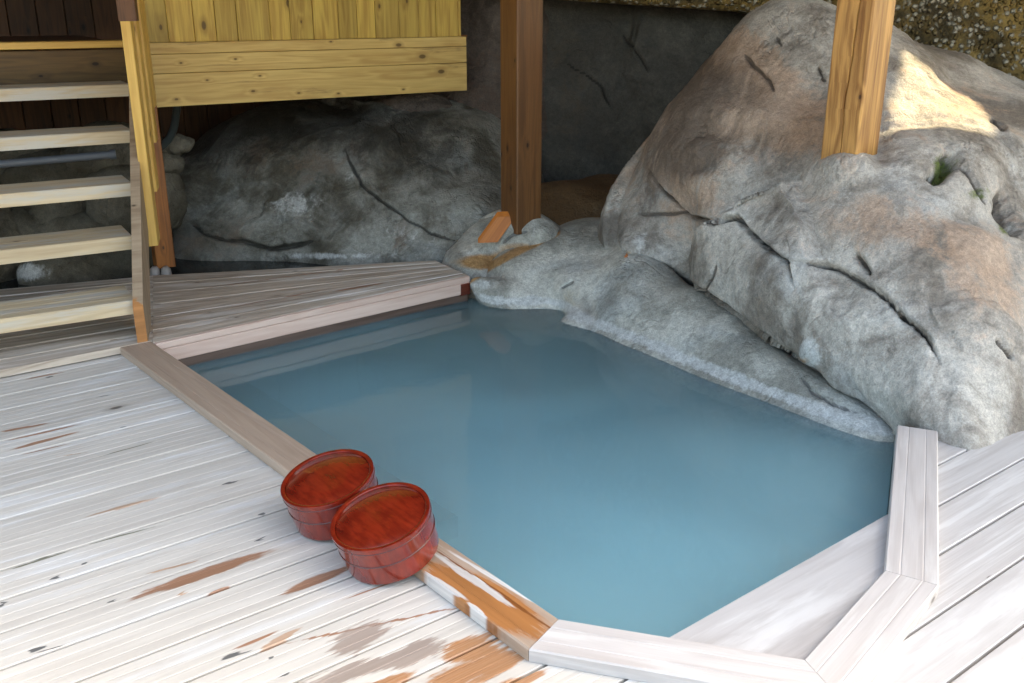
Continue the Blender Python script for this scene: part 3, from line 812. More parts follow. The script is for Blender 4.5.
# bottom (waterline) and top of the sloping face, column by column
face = [((470, 292), (468, 279, .02)), ((500, 300), (500, 257, .10)), ((530, 309), (530, 243, .16)), ((560, 320), (562, 231, .21)), ((602, 335), (600, 232, .22)), ((626, 346), (628, 256, .205)), ((660, 360), (662, 266, .18)),
        ((700, 377), (700, 293, .14)), ((750, 396), (750, 330, .075)), ((800, 414), (800, 365, .02)), ((850, 430), (850, 405, -.035)), ((888, 441), (888, 430, -.07))]
for (wx, wy), (tx, ty, tz) in face:
    a = atz(wx, wy, WZ); b = atz(tx, ty, tz)
    sl += [a, b + np.array([0, .012, 0]), a + out2 * .10 + np.array([0, 0, -.06]), a + out2 * .26 + np.array([0, 0, -.20]), a + out2 * .5 + np.array([0, 0, -.5])]
    for t_ in (.35, .7): sl.append(a + (b - a) * t_ + np.array([-.3, -.5, .8]) * .03 * (4 * t_ * (1 - t_)))
    sl.append(b + np.array([.12, .22, .02 if tx < 640 else -.12]))
sl += [(.35, 5.75, .15), (.9, 5.6, -.05), (1.3, 5.2, -.15), (1.7, 4.4, -.25), (1.75, 3.7, -.3), (.85, 4.6, -1.1), (.1, 5.2, -.9), (1.5, 3.6, -.9), (-.25, 5.35, -.1), (1.45, 3.25, -.25)]
paint_slab = [('rust', 505, 258, 36, 10, .0), ('warm', 570, 300, 14, 18, .8), ('white', 480, 284, 40, 8, .8), ('warm', 770, 350, 50, 18, .5), ('dark', 585, 303, 9, 16, .7), ('rust', 600, 322, 14, 8, .2), ('dark', 640, 250, 30, 6, .6), ('dark', 540, 240, 30, 12, .4)]
def edit_slab(V, N, X, Y, att, facing):
    band = np.exp(-((V[:, 2] - (WZ + .035)) / .028) ** 2)
    att['white'] += 1.0 * band
    sub = np.clip((WZ + .004 - V[:, 2]) / .03, 0, 1)
    att['warm'] += sub * .9; att['white'] *= (1 - sub)
    d, al = poly_dist(X, Y, [(466, 281), (490, 266), (520, 250), (556, 232)])
    att['rust'] += 1.0 * np.exp(-(d / 6) ** 2) * facing
    # broken notch near the water
    g = np.exp(-(((X - 590) / 6) ** 2 + ((Y - 312) / 12) ** 2)) * facing
    V = V - N * (g * .02)[:, None]
    return V, att
slab = make_rock('rock_slab', slab_c, sl, M['rock_slab'], 900, 420, .010, 12,
                 [([(800, 372), (812, 392), (835, 404), (862, 412)], 2.0, .02), ([(560, 290), (575, 280)], 1.5, .01)], paint_slab, .55, edit=edit_slab, sharp=.4, fac=.06)
tag(slab, 'long low bluish rock slab with a white waterline edge sloping into the pool below the huge boulder', 'rock')

lb = [aty(*p) for p in [(175, 268, 5.75), (250, 268, 5.7), (330, 264, 5.62), (400, 262, 5.52), (455, 262, 5.42), (205, 200, 5.95), (300, 190, 5.9), (390, 190, 5.82), (300, 130, 6.25), (390, 125, 6.2), (225, 140, 6.25),
     (172, 190, 6.05), (450, 150, 6.1), (478, 190, 5.8), (430, 225, 5.6), (190, 240, 5.8), (300, 235, 5.72), (380, 225, 5.66), (490, 215, 5.6), (335, 165, 6.02)]]
lb += [(-1.2, 6.7, .78), (-2.0, 6.9, .6), (-.6, 6.6, .8), (-.1, 6.7, .7), (-1.2, 7.6, .4), (-2.4, 6.5, .1), (.2, 6.2, .2), (-1.2, 6.4, -.7), (-.2, 5.9, -.4), (-2.2, 6.0, -.3), (-1.1, 5.75, -.35), (0, 7.2, .2)]
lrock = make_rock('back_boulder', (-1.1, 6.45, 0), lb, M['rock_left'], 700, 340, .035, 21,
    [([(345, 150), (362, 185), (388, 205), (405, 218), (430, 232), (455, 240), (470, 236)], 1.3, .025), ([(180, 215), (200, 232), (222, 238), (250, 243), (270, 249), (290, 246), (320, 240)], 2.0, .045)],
    [('dark', 300, 120, 160, 38, .9), ('dark', 430, 170, 80, 45, .6), ('dark', 200, 150, 40, 30, .5), ('warm', 400, 140, 80, 30, .5), ('white', 300, 205, 45, 22, .65), ('white', 410, 235, 45, 20, .6), ('white', 355, 176, 20, 10, .6), ('warm', 300, 165, 60, 22, .8), ('warm', 215, 240, 40, 18, .9), ('moss', 190, 205, 16, 25, .45), ('dark', 260, 180, 40, 25, .4),  # dark top: brown rock tone plus painted shade below the timber wall
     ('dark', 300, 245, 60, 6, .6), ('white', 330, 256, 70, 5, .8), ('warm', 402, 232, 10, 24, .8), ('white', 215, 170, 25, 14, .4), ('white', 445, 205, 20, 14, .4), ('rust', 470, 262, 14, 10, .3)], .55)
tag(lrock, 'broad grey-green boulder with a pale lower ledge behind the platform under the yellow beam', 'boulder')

erock = make_rock('brown_rock', (-.25, 7.35, .45), ellipsoid((-.25, 7.35, .45), (.95, .75, 1.45), .3, 30, .12, 5), M['rock_brown'], 360, 240, .06, 31, (), [('white', 425, 140, 10, 8, .9), ('warm', 480, 120, 40, 60, .6)], .5)
tag(erock, 'brown rock rising behind the left post at the end of the yellow wall', 'rock')
knob = make_rock('rock_knob', (-.62, 6.55, .62), ellipsoid((-.62, 6.55, .62), (.28, .22, .24), .2, 22, .15, 6), M['rock_brown'], 200, 130, .03, 35, (), [('white', 425, 140, 10, 8, .9)], .5)
tag(knob, 'small brown rock knob with a white patch on top of the grey-green boulder', 'rock')
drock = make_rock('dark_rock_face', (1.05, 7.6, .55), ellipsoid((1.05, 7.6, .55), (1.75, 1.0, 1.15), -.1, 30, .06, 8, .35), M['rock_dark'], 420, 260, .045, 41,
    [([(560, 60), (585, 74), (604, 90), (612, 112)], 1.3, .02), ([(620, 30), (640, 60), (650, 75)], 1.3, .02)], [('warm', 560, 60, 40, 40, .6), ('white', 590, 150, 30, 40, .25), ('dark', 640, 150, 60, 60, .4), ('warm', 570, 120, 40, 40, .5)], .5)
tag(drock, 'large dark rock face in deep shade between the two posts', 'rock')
fr2 = [atz(490, 262, .04), atz(520, 250, .12), atz(545, 236, .2), atz(470, 268, .03), atz(455, 262, .05), aty(480, 235, 5.38), aty(505, 218, 5.3), aty(530, 212, 5.32), aty(555, 222, 5.4), (.02, 5.45, .3), (.2, 5.6, .2), (-.25, 5.6, .15), (0, 5.85, .15), (0, 5.5, -.4), (-.3, 5.3, -.3), (.2, 5.3, -.25)]
frock = make_rock('footing_rock', (-.03, 5.45, -.05), fr2, M['rock_slab'], 420, 240, .022, 51, [([(500, 245), (512, 236), (530, 232)], 2, .012)],
    [('rust', 490, 262, 45, 10, 1.0), ('rust', 522, 246, 26, 7, .6), ('rust', 500, 232, 12, 18, .3), ('white', 470, 255, 14, 10, .6), ('dark', 482, 225, 10, 14, .6), ('white', 530, 232, 20, 8, .3)], .55)
tag(frock, 'small blue-grey rock streaked with orange under the foot of the left post', 'rock')
flo = make_rock('brown_ledge', (.55, 6.1, -.1), ellipsoid((.55, 6.1, -.1), (.75, .75, .36), 0, 24, .06, 9, .4), rock_mat('brown_silt_rock', (.13, .075, .035), (.17, .11, .06), (.2, .11, .04), (.05, .035, .025), warm_amt=.6, light_amt=.2), 260, 140, .02, 55, (), (), .4)
tag(flo, 'dark brown rock ledge in the gap between the left post and the huge boulder', 'rock')

# stones stacked under the stair
stones = [((-2.62, 5.62, .42), (.34, .2, .19)), ((-2.62, 5.5, .27), (.14, .12, .13)), ((-2.28, 5.55, .33), (.17, .14, .22)), ((-2.75, 5.52, .12), (.42, .2, .15)), ((-2.25, 5.45, .03), (.22, .14, .12)),
          ((-2.5, 5.4, -.04), (.36, .2, .15)), ((-3.1, 5.3, .1), (.3, .25, .3)), ((-2.12, 5.75, .30), (.12, .15, .20)), ((-2.35, 5.72, .58), (.3, .2, .14)), ((-2.2, 5.8, .58), (.15, .16, .12)), ((-2.95, 5.6, .58), (.3, .2, .13))]
sl_lab = ['long flat mossy stone above the left end of the third stair gap', 'small brown wedge stone in the middle of the stones under the stair', 'rounded upright brown stone seen between the second and third treads', 'wide dark stone low on the left under the third tread',
          'flat brown stone low beside the stair side board', 'pale green-white stone lowest on the left under the second tread', 'dark stone at the far left edge under the stair', 'narrow dark stone right beside the stair side board',
          'dark stone just under the grey pipe', 'small dark stone at the right end of the grey pipe', 'flat dark stone behind the left end of the grey pipe']
for i, ((c_, r_), lab) in enumerate(zip(stones, sl_lab)):
    o = make_rock('stone', c_, ellipsoid(c_, r_, random.uniform(-.3, .3) + .25, 18, .1, 20 + i, .45), M['stone'], 160, 110, .03, 70 + i, (), [('white', 30, 272, 25, 12, .9)] if i == 5 else (), .3, scale=.6)
    tag(o, lab, 'stone', 'stones stacked under the stair')
for i, (c_, r_, lab) in enumerate([((-1.98, 5.78, .62), (.10, .07, .045), 'small pale green stone on the left end of the grey-green boulder'), ((-2.05, 5.72, .52), (.12, .08, .05), 'small dark speckled stone below the pale green one beside the hose')]):
    o = make_rock('loose_stone', c_, ellipsoid(c_, r_, .5, 16, .1, 50 + i, .1), M['stone'], 90, 60, .01, 90 + i, (), [('white', 180, 134, 20, 6, .25), ('moss', 180, 140, 40, 30, .25)], .3, scale=.25, sharp=1.2)
    tag(o, lab, 'stone', 'loose stones beside the hose')

# dark water in the channel behind the platform
ct = NT('dark_channel_water')
ct.bsdf.inputs['Base Color'].default_value = (.012, .016, .02, 1); ct.bsdf.inputs['Roughness'].default_value = .06
cw = sheet('channel_water', [(-4.5, 4.2), (-1.3, 4.95), (-.3, 5.3), (-.3, 6.2), (-4.5, 6.6)], -.07, ct.m); tag(cw, 'still dark water in the channel behind the platform', kind='structure')

# aggregate wall at the back right
at_ = NT('pebbled_aggregate')
tc = at_.node('ShaderNodeNewGeometry').outputs[0]
w1 = at_.vmath('ADD', tc, at_.vmath('SCALE', at_.comb(at_.noise(tc, 20., 2), at_.noise(tc, 23., 2), at_.noise(tc, 26., 2)), .03))
vv_ = at_.voro(w1, 30.0); cell = at_.sep(vv_[1])[0]
big_n = at_.noise(tc, 4.0, 5, .65)
peb = at_.rng(vv_[0], .55, .25)
pale = at_.math('MULTIPLY', at_.rng(vv_[0], .62, .3), at_.rng(cell, .45, .6))
col = at_.mix(at_.rng(big_n, .35, .65), (.05, .036, .014), (.32, .21, .06))
col = at_.mix(at_.math('MULTIPLY', peb, .6), col, at_.mix(cell, (.16, .11, .035), (.45, .31, .11)))
col = at_.mix(pale, col, (.55, .5, .4))
at_.put(at_.bsdf.inputs['Base Color'], col); at_.bsdf.inputs['Roughness'].default_value = .75
at_.put(at_.bsdf.inputs['Normal'], at_.bump(at_.math('ADD', at_.math('MULTIPLY', peb, .7), at_.noise(tc, 9.0, 6, .7)), 1.0, .05))
M['agg'] = at_.m
def lumpy_wall(name, x0, x1, zb, zt_, y0, y1, thick, mat, amp, seed, nx=260, nz=110):
    s = np.linspace(0, 1, nx); w = np.linspace(0, 1, nz)
    S, W_ = np.meshgrid(s, w)
    xx = x0 + (x1 - x0) * S; yy = y0 + (y1 - y0) * S
    zlo = np.interp(S, [q[0] for q in zb], [q[1] for q in zb])
    zz = zlo + (zt_ - zlo) * W_
    Pt = np.stack([xx, yy, zz], -1).reshape(-1, 3)
    d = fbm(Pt * 1.6, 4, seed) * amp + fbm(Pt * 9, 3, seed + 5) * amp * .25
    rim_ = (np.clip(W_.ravel() * 8, 0, 1)) ** .5
    Pt[:, 1] += -d + (1 - rim_) * .12
    back = Pt.copy(); back[:, 1] = (y0 + (y1 - y0) * S).ravel() + thick
    V = np.vstack([Pt, back]); n_ = nx * nz
    idx = np.arange(n_).reshape(nz, nx)
    q1 = np.stack([idx[:-1, :-1], idx[:-1, 1:], idx[1:, 1:], idx[1:, :-1]], -1).reshape(-1, 4)
    q2 = q1[:, ::-1] + n_
    def strip(e): 
        return np.stack([e[:-1], e[:-1] + n_, e[1:] + n_, e[1:]], -1)
    q3 = np.vstack([strip(idx[0]), strip(idx[-1][::-1]), strip(idx[::-1, 0]), strip(idx[:, -1])])
    me = bpy.data.meshes.new(name); me.from_pydata(V.tolist(), [], np.vstack([q1, q2, q3]).tolist())
    me.polygons.foreach_set('use_smooth', [True] * len(me.polygons)); me.materials.append(mat)
    o = bpy.data.objects.new(name, me); C.objects.link(o); return o
agw = lumpy_wall('aggregate_wall', -.1, 5.2, [(0, 1.46), (.3, 1.36), (.45, 1.2), (.6, .8), (1, .3)], 2.75, 6.45, 5.9, .6, M['agg'], .12, 77)
tag(agw, 'rough pebbly golden-brown aggregate wall behind the top of the huge boulder', 'wall')

# ================================================================== STAIR
ST_D = np.array([-math.sin(D2R(15.5)), math.cos(D2R(15.5)), 0])      # run of the stair, going back
TR_D = np.array([math.cos(D2R(31)), math.sin(D2R(31)), 0])         # direction of the treads (to the right)
TN = np.array([-math.sin(D2R(31)), math.cos(D2R(31)), 0])
stair = empty('stair', (-1.6, 3.95, 0), 'open wooden stair with pale treads and a weathered side board at the left', 'stair')
nose = [(135.6, 300), (132, 236), (132, 183), (132, 130), (130, 84)]
zs = [.21 + .21 * i for i in range(5)]
ys = [3.93 + .285 * i for i in range(5)]
for i, ((px, py), z) in enumerate(zip(nose, zs)):
    p = aty(px, py, ys[i])
    th = .06; w = .27
    mb = MB()
    c0 = p + TN * (w / 2) + np.array([0, 0, -th / 2])
    # right end cut along the run of the stair
    prof = [(-.5 * w, -.5 * th), (-.5 * w, .5 * th - .004), (-.5 * w + .004, .5 * th)]
    for g in (.25, .5, .75): prof += [(-.5 * w + w * g - .003, .5 * th), (-.5 * w + w * g, .5 * th - .0016), (-.5 * w + w * g + .003, .5 * th)]
    prof += [(.5 * w - .004, .5 * th), (.5 * w, .5 * th - .004), (.5 * w, -.5 * th)]
    ra = [c0 - TR_D * 2.2 + TN * a + np.array([0, 0, b]) for a, b in prof]; rb = [c0 + TN * a + np.array([0, 0, b]) for a, b in prof]
    mb.loft(ra, rb)
    mb.build('tread', M['tread'], stair)
    zs[i] = p[2]
# stringer (side board)
sb = MB()
q0 = atz(146, 343, .035); q0b = aty(135, 300, 3.93)
def side_board(x_off, mat, name, zlow=0.0):
    base = np.array([*atz(137.5, 343, .037)[:2], .037]) + TR_D * x_off
    run, rise = 1.75, 1.45
    dirh = ST_D; t3 = TR_D * .042
    z0 = base[2]
    up = np.array([0, 0, 1.])
    prof = [base, base + up * .16, base + dirh * (run) + up * (rise + .2), base + dirh * (run) + up * (rise - .12), base + dirh * .20]
    A_ = [p for p in prof]; B_ = [p + t3 for p in prof]
    m = MB(); m.loft(A_, B_); o = m.build(name, mat, stair); return o
ob = side_board(0, M['stringer'], 'side_board')
side_board(-1.95, M['stringer'], 'side_board')
# landing
lz = 1.255
land_a = aty(125, 40, 5.33)
mb = MB(); mb.beam(land_a - TR_D * 2.6 + TN * .06 + (0, 0, -.02), land_a + TN * .06 + (0, 0, -.02), TN * .14, (0, 0, .035)); mb.build('landing_edge', M['yellow'], stair)
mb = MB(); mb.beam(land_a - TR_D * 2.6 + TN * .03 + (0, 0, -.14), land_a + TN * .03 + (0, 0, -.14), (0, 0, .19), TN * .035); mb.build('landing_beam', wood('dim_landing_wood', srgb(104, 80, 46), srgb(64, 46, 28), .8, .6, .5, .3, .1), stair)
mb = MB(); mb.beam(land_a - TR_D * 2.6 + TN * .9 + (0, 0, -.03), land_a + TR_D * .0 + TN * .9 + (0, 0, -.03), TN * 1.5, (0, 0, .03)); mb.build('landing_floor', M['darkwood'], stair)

# stair side cladding: upright boards whose feet step up with the stair
clad = empty('stair_cladding', (-1.8, 4.6, .3), 'upright yellow cedar boards stepping up along the right side of the stair', 'cladding')
def upright(px0, px1, pyb, y, depth, mat, name, ztop=2.5):
    """board seen end-on: its narrow face between px0 and px1 at the height of its foot"""
    a = aty(px0, pyb, y); b = aty(px1, pyb, y)
    wv = np.array([b[0] - a[0], 0, 0]); wl_n = np.linalg.norm(wv)
    wv = TR_D * wl_n
    c_ = (a + b) / 2 + ST_D * depth / 2
    m = MB(); m.beam(np.array([c_[0], c_[1], a[2]]), np.array([c_[0], c_[1], ztop]), wv, ST_D * depth)
    return m.build(name, mat, clad)
upright(149.0, 158.0, 246, 4.50, .15, M['yellow'], 'board')
upright(148.0, 157.0, 192, 4.66, .15, M['yellow'], 'board')
upright(147.0, 156.0, 143, 4.82, .15, M['yellow'], 'board')
upright(146.0, 154.6, 108, 4.98, .15, M['yellow'], 'board')
# dark handrail block
hb = aty(129, 21, 4.3)
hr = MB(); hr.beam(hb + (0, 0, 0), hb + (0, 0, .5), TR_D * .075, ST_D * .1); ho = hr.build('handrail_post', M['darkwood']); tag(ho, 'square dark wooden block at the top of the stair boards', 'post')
# brown corner post behind
pp = aty(161.5, 268, 5.12)
po = MB(); po.beam(np.array([pp[0], pp[1] + .05, pp[2] - .0]), np.array([pp[0], pp[1] + .05, 1.22]), TR_D * .10, TN * .10); 
cp = empty('landing_post', (pp[0], pp[1], 0), 'brown square post holding up the landing beside the stair, with white feet', 'post')
po.build('post_shaft', M['brownwood'], cp)
wt = NT('white_foot_wrap'); wt.bsdf.inputs['Base Color'].default_value = (.25, .22, .21, 1); wt.bsdf.inputs['Roughness'].default_value = .4
for dx in (-.03, .03):
    v = []; f = []
    m_ = 12
    for j, (zz, rr) in enumerate([(-.09, .024), (-.03, .03), (.02, .026), (.035, .012)]):
        for k in range(m_): a = k / m_ * 2 * math.pi; v.append((pp[0] + dx + rr * math.cos(a), pp[1] - .02 + rr * math.sin(a), pp[2] + zz - .02))
    for j in range(3):
        for k in range(m_): f.append([j * m_ + k, j * m_ + (k + 1) % m_, (j + 1) * m_ + (k + 1) % m_, (j + 1) * m_ + k])
    f.append([3 * m_ + k for k in range(m_)])
    me = bpy.data.meshes.new('foot'); me.from_pydata(v, [], f); me.polygons.foreach_set('use_smooth', [True] * len(f)); me.materials.append(wt.m)
    o = bpy.data.objects.new('foot', me); C.objects.link(o); attach(o, cp)

# ================================================================== WALL OVER THE BACK LEFT ROCK
bl = aty(152, 108, 5.3); br = aty(467, 96, 6.42)
bt = aty(152, 43, 5.3); 
wd = (br - bl); wd[2] = 0; Lw = np.linalg.norm(wd); wd /= Lw; wnv = np.array([-wd[1], wd[0], 0])
zb, zt2 = bl[2], bt[2]
wall = empty('timber_wall', (bl[0], bl[1], zb), 'yellow knotty timber wall with a deep beam of three planks above the back boulder', 'wall')
hts = [zb, zb + .175, zb + .275, zt2]
mb = MB()
for i in range(3):
    a = np.array([bl[0], bl[1], 0]) - wd * .02; b = np.array([bl[0], bl[1], 0]) + wd * Lw
    z0, z1 = hts[i] + .0012, hts[i + 1] - .0012
    mb.beam(a + wnv * .03 + (0, 0, (z0 + z1) / 2), b + wnv * .03 + (0, 0, (z0 + z1) / 2), (0, 0, z1 - z0), wnv * .06, .002)
M['beam'] = wood('knotty_beam_wood', srgb(220, 190, 120), srgb(172, 132, 72), .8, .5, .35, .3, .05, (.13, .075, .03), .12)
mb.build('beam', M['beam'], wall)
mb = MB(); x = 0.0
while x < Lw - .02:
    w = random.choice([.14, .16, .19, .12]); w = min(w, Lw - .015 - x)
    a = np.array([bl[0], bl[1], 0]) + wd * (x + w / 2) + wnv * (.045 + random.uniform(0, .004))
    mb.beam(a + (0, 0, zt2), a + (0, 0, 2.55), wd * (w - .003), wnv * .03, .002); x += w
mb.build('cladding_boards', M['panel'], wall)
# dim beam stub past its end
mb = MB(); a = br + wnv * .35; a[2] = zt2 - .06
sb_ = MB(); sb_.beam(a - wd * .5, a + wd * .42, (0, 0, .12), wnv * .1); so_ = sb_.build('beam_stub', M['brownwood']); tag(so_, 'short dim beam end behind the right end of the yellow wall', 'beam')
# boarded back wall in the dark
bw_ = MB(); org = np.array([-5.2, 4.55, 0])
bd = np.array([math.cos(D2R(30)), math.sin(D2R(30)), 0]); bn = np.array([-bd[1], bd[0], 0])
x = 0
while x < 7.2:
    a = org + bd * x + bn * .0; bw_.beam(a + (0, 0, -.3), a + (0, 0, 2.6), bd * .172, bn * .03, .004); x += .176
# shift the wall back behind the stones
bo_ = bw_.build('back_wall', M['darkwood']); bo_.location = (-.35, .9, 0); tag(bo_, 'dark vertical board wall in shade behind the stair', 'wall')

# pipe and hose
def tube(name, pts, r, mat, parent=None, seg=10, caps=True):
    cu = bpy.data.curves.new(name, 'CURVE'); cu.dimensions = '3D'; cu.bevel_depth = r; cu.bevel_resolution = 4; cu.use_fill_caps = True
    sp = cu.splines.new('BEZIER'); sp.bezier_points.add(len(pts) - 1)
    for bp, p in zip(sp.bezier_points, pts): bp.co = p; bp.handle_left_type = bp.handle_right_type = 'AUTO'
    cu.materials.append(mat)
    o = bpy.data.objects.new(name, cu); C.objects.link(o)
    dg = bpy.context.evaluated_depsgraph_get(); dg.update()
    me = bpy.data.meshes.new_from_object(o.evaluated_get(dg)); bpy.data.objects.remove(o)
    me.polygons.foreach_set('use_smooth', [True] * len(me.polygons))
    if not me.materials: me.materials.append(mat)
    o = bpy.data.objects.new(name, me); C.objects.link(o)
    if parent is not None: attach(o, parent)
    return o
pt = NT('grey_pvc'); pt.bsdf.inputs['Base Color'].default_value = (.16, .18, .22, 1); pt.bsdf.inputs['Roughness'].default_value = .35
pipe = empty('water_pipe', aty(60, 160, 5.2), 'grey plastic pipe running across the dark space under the stair', 'pipe')
pa, pb_ = aty(-90, 172, 5.0), aty(112, 154.5, 5.35)
tube('pipe_run', [pa, (pa + pb_) / 2, pb_], .021, pt.m, pipe)
tube('pipe_collar', [pb_ - (pb_ - pa) * .012, pb_ + (pb_ - pa) * .02], .027, pt.m, pipe)
ht = NT('hose_rubber'); ht.bsdf.inputs['Base Color'].default_value = (.04, .05, .05, 1); ht.bsdf.inputs['Roughness'].default_value = .4
ho = tube('hose', [aty(178, 95, 5.9), aty(176, 115, 5.85), aty(172, 133, 5.75), aty(160, 148, 5.6), aty(146, 156, 5.5)], .022, ht.m); tag(ho, 'dark hose curving down beside the stair boards under the yellow beam', 'hose')

# ================================================================== POSTS
def post(name, px, py, y, size, yaw, mat, lab, ztop=2.7, sink=.12, crack=False):
    p = aty(px, py, y)
    e = empty(name, (p[0], p[1], p[2]), lab, 'post')
    a = np.array([math.cos(yaw), math.sin(yaw), 0]); b = np.array([-a[1], a[0], 0])
    m = MB()
    # each face its own strip of grain
    if not crack:
        m.beam(p + (0, 0, -sink), np.array([p[0], p[1], ztop]), a * size, b * size, .006)
    else:
        h = .5 * size; ch = .006; rg = random.Random(5); prev = None; hh = -sink; rr_ = random.random()
        zz = np.linspace(p[2] - sink, ztop, 40); wob = 0
        for z in zz:
            wob = .6 * wob + rg.uniform(-.004, .004); cx_ = .015 + wob + .012 * math.sin(z * 5); gw = .0012 + .0022 * abs(math.sin(z * 3.1 + 1))
            pr = [(-h + ch, -h), (cx_ - gw, -h), (cx_ + .003, -h + .035), (cx_ + gw, -h), (h - ch, -h), (h, -h + ch), (h, h - ch), (h - ch, h), (-h + ch, h), (-h, h - ch), (-h, -h + ch)]
            ring_ = [np.array([p[0], p[1], z]) + a * x + b * y for x, y in pr]
            if prev is not None: 
                n0_ = len(m.uv)
                m.loft(prev, ring_, rnd=rr_, caps=False)
                m.uv[n0_:] = [(u_ + z, v_) for u_, v_ in m.uv[n0_:]]
            prev = ring_
    o = m.build('shaft', mat, e)
    return e, p
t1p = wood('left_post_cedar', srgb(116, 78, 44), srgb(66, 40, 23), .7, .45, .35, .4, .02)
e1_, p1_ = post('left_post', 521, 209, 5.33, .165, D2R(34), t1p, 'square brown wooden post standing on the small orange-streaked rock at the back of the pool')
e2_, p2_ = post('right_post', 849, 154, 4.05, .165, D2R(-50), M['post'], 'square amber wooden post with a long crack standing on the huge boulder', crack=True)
# drying crack in the right post: a thin dark split cut as a sliver along its face
# wedge board at the foot of the left post
wa, wb = aty(507, 214, 5.28), aty(488, 240, 5.22)
mb = MB(); mb.beam(wa, wb, np.array([.11, .02, 0]), np.array([0, .02, .025])); we = mb.build('wedge_board', M['wedge']); tag(we, 'short orange-brown board leaning at the foot of the left post', 'board')

# ================================================================== ROOF (out of view, shaped for shade)
HOLE = aty(925, 122, 4.4)
hp = Vector(HOLE) + SDIR * ((2.75 - HOLE[2]) / SDIR.z)
roof = empty('roof', (0, 6, 2.75), 'boarded timber roof over the bath, seen only in the water, gap and edges shaped for the light', 'roof')
def roof_slab(x0, x1, y0, y1, name='shade_roof_panel', z=2.75):
    m = MB(); x = y0
    m.beam(((x0 + x1) / 2, y0, z + .03), ((x0 + x1) / 2, y1, z + .03), (x1 - x0, 0, 0), (0, 0, .06)); return m.build(name, M['roofwood'], roof)
hx0, hx1, hy0, hy1 = hp.x - .22, hp.x + .30, hp.y - .16, hp.y + .22  # gap added in the roof so the sun reaches one patch of boulder
YF = 2.15  # front edge set by how much sky light the deck gets
roof_slab(-7, hx0, YF, 10)
roof_slab(hx1, 9, 2.9, 10)
roof_slab(hx0, hx1, YF, hy0)
roof_slab(hx0, hx1, hy1, 10)
# hillside closing the back
hill = lumpy_wall('hillside', -9, 9, [(0, -1), (1, -1)], 3.6, 9.2, 8.4, 1.5, M['rock_dark'], .5, 88, 90, 40); tag(hill, kind='structure')
mb = MB(); mb.beam((-5.6, 3.0, 1.0), (-5.6, 10, 1.0), (0, 0, 3.6), (.1, 0, 0)); o = mb.build('side_wall', M['darkwood']); tag(o, 'dark board wall closing the left side', 'wall')

# ================================================================== BUCKETS
bt_ = NT('red_lacquer')
tcn = bt_.node('ShaderNodeTexCoord').outputs['Object']
x_, y_, z_ = bt_.sep(tcn)
gr = bt_.noise(bt_.comb(bt_.math('MULTIPLY', x_, 10.), bt_.math('MULTIPLY', y_, 55.), bt_.math('MULTIPLY', z_, 14.)), 1.0, 5, .6, .2)
gl_ = bt_.noise(tcn, 18.0, 4, .55, .0)
gg = bt_.rng(bt_.math('ADD', bt_.math('MULTIPLY', gr, .65), bt_.math('MULTIPLY', gl_, .35)), .34, .68)
bt_.put(bt_.bsdf.inputs['Base Color'], bt_.mix(gg, (.12, .008, .004), (.23, .019, .007)))
bt_.bsdf.inputs['Roughness'].default_value = .28
bt_.put(bt_.bsdf.inputs['Roughness'], bt_.rng(gl_, .3, .7, .12, .26))
bt_.bsdf.inputs['Coat Weight'].default_value = .7; bt_.bsdf.inputs['Coat Roughness'].default_value = .05
bt_.put(bt_.bsdf.inputs['Normal'], bt_.bump(gl_, .15, .003))
ed = NT('dark_hoop'); ed.bsdf.inputs['Base Color'].default_value = (.07, .012, .01, 1); ed.bsdf.inputs['Roughness'].default_value = .25; ed.bsdf.inputs['Coat Weight'].default_value = .5
RB = .1335; HB = .122
def lathe(name, prof, mat, parent, seg=96):
    v = []; f = []
    for r, z in prof:
        for k in range(seg): a = 2 * math.pi * k / seg; v.append((r * math.cos(a), r * math.sin(a), z))
    for j in range(len(prof) - 1):
        for k in range(seg): f.append([j * seg + k, j * seg + (k + 1) % seg, (j + 1) * seg + (k + 1) % seg, (j + 1) * seg + k])
    if prof[0][0] > 1e-4: f.append([k for k in range(seg)][::-1])
    f.append([(len(prof) - 1) * seg + k for k in range(seg)])
    me = bpy.data.meshes.new(name); me.from_pydata(v, [], f)
    me.polygons.foreach_set('use_smooth', [len(p) == 4 for p in f]); me.materials.append(mat)
    me.set_sharp_from_angle(angle=D2R(40))
    o = bpy.data.objects.new(name, me); C.objects.link(o); o.parent = parent; return o
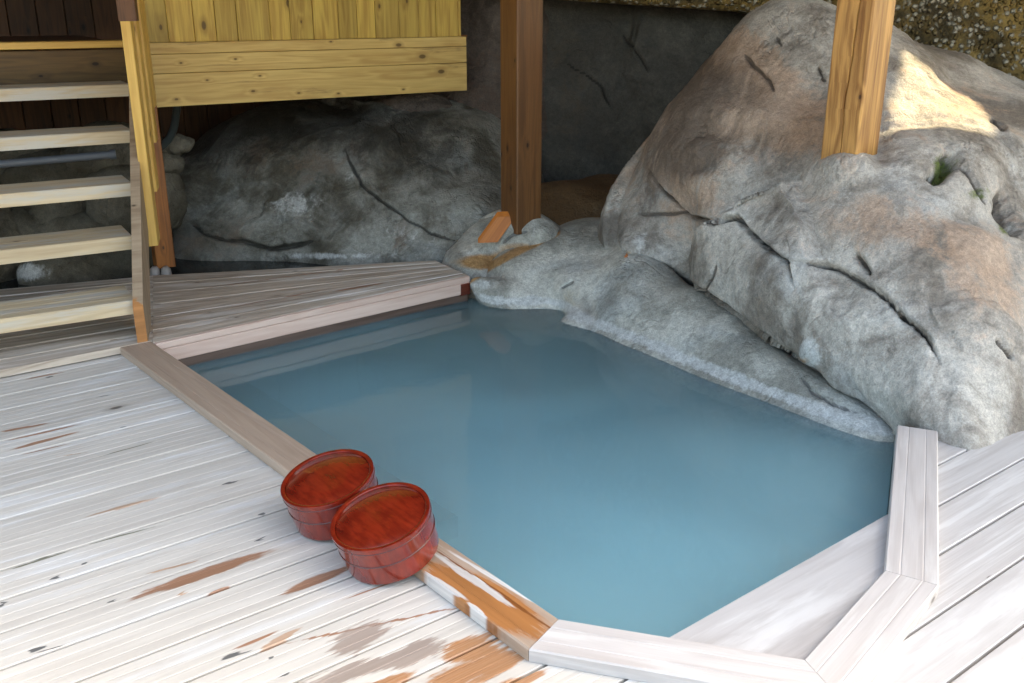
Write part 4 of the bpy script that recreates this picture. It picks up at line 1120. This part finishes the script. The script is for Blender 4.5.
def bucket(px, py, label, zc, tilt):
    top = atz(px, py, zc)
    nkx = np.array([.765, .644, 0.0])
    ax = Vector((-math.sin(tilt) * nkx[0], -math.sin(tilt) * nkx[1], math.cos(tilt)))
    base = Vector(top) - ax * HB
    e = empty('wooden_tub', base, label, 'tub', 'red lacquered bath tubs')
    e.rotation_euler = ax.to_track_quat('Z', 'Y').to_euler()
    lathe('body', [(RB * .935, .002), (RB * .94, 0.0), (RB * .946, .004), (RB * .958, HB * .44), (RB * .959, HB * .46), (RB * .966, HB * .48), (RB * .970, HB * .56), (RB * .99, HB - .012), (RB, HB - .004), (RB * .995, HB - .0005), (RB * .975, HB), (RB * .93, HB), (RB * .908, HB - .002), (RB * .902, HB - .008)], bt_.m, e)
    lathe('lid', [(RB * .899, HB - .02), (RB * .899, HB - .0055), (RB * .885, HB - .004), (RB * .4, HB - .0036)], bt_.m, e)
    def hoop(name, r, z, t):
        pr = [(r + t * math.cos(a) , z + t * .8 * math.sin(a)) for a in [math.pi * 2 * i / 8 for i in range(9)]]
        v = []; f = []; seg = 96
        for rr, zz in pr[:-1]:
            for k in range(seg): a = 2 * math.pi * k / seg; v.append((rr * math.cos(a), rr * math.sin(a), zz))
        for j in range(8):
            for k in range(seg): f.append([j * seg + k, j * seg + (k + 1) % seg, ((j + 1) % 8) * seg + (k + 1) % seg, ((j + 1) % 8) * seg + k])
        me = bpy.data.meshes.new(name); me.from_pydata(v, [], f); me.polygons.foreach_set('use_smooth', [True] * len(f)); me.materials.append(ed.m)
        o = bpy.data.objects.new(name, me); C.objects.link(o); o.parent = e
    hoop('hoop', RB * .963, HB * .50, .0026)
    hoop('hoop', RB * .985, HB - .016, .0018)
    return e
bucket(327, 477, 'red lacquered round wooden tub standing farther along the rim, partly hidden by the nearer one', .152, D2R(14))
bucket(380, 515, 'nearer red lacquered round wooden tub with its right side resting on the rim', .154, D2R(16))

# fallen leaf in the crevice
lt = NT('dry_leaf'); lt.bsdf.inputs['Base Color'].default_value = (.5, .17, .06, 1)
lp = atz(626, 258, .19)
me = bpy.data.meshes.new('fallen_leaf')
v = []; 
for i in range(7):
    s = i / 6; w = .012 * math.sin(math.pi * min(s * 1.05, 1)) + .001
    v += [(lp[0] - w, lp[1] - .02, lp[2] - .02 + s * .05), (lp[0], lp[1] - .028 - .004 * math.sin(s * 3), lp[2] - .02 + s * .05), (lp[0] + w, lp[1] - .02, lp[2] - .02 + s * .05)]
f = []
for i in range(6): f += [[3 * i, 3 * i + 1, 3 * i + 4, 3 * i + 3], [3 * i + 1, 3 * i + 2, 3 * i + 5, 3 * i + 4]]
me.from_pydata(v, [], f); me.materials.append(lt.m)
o = bpy.data.objects.new('fallen_leaf', me); C.objects.link(o); tag(o, 'small reddish dry leaf stuck in the crevice where the huge boulder meets the slab', 'leaf')
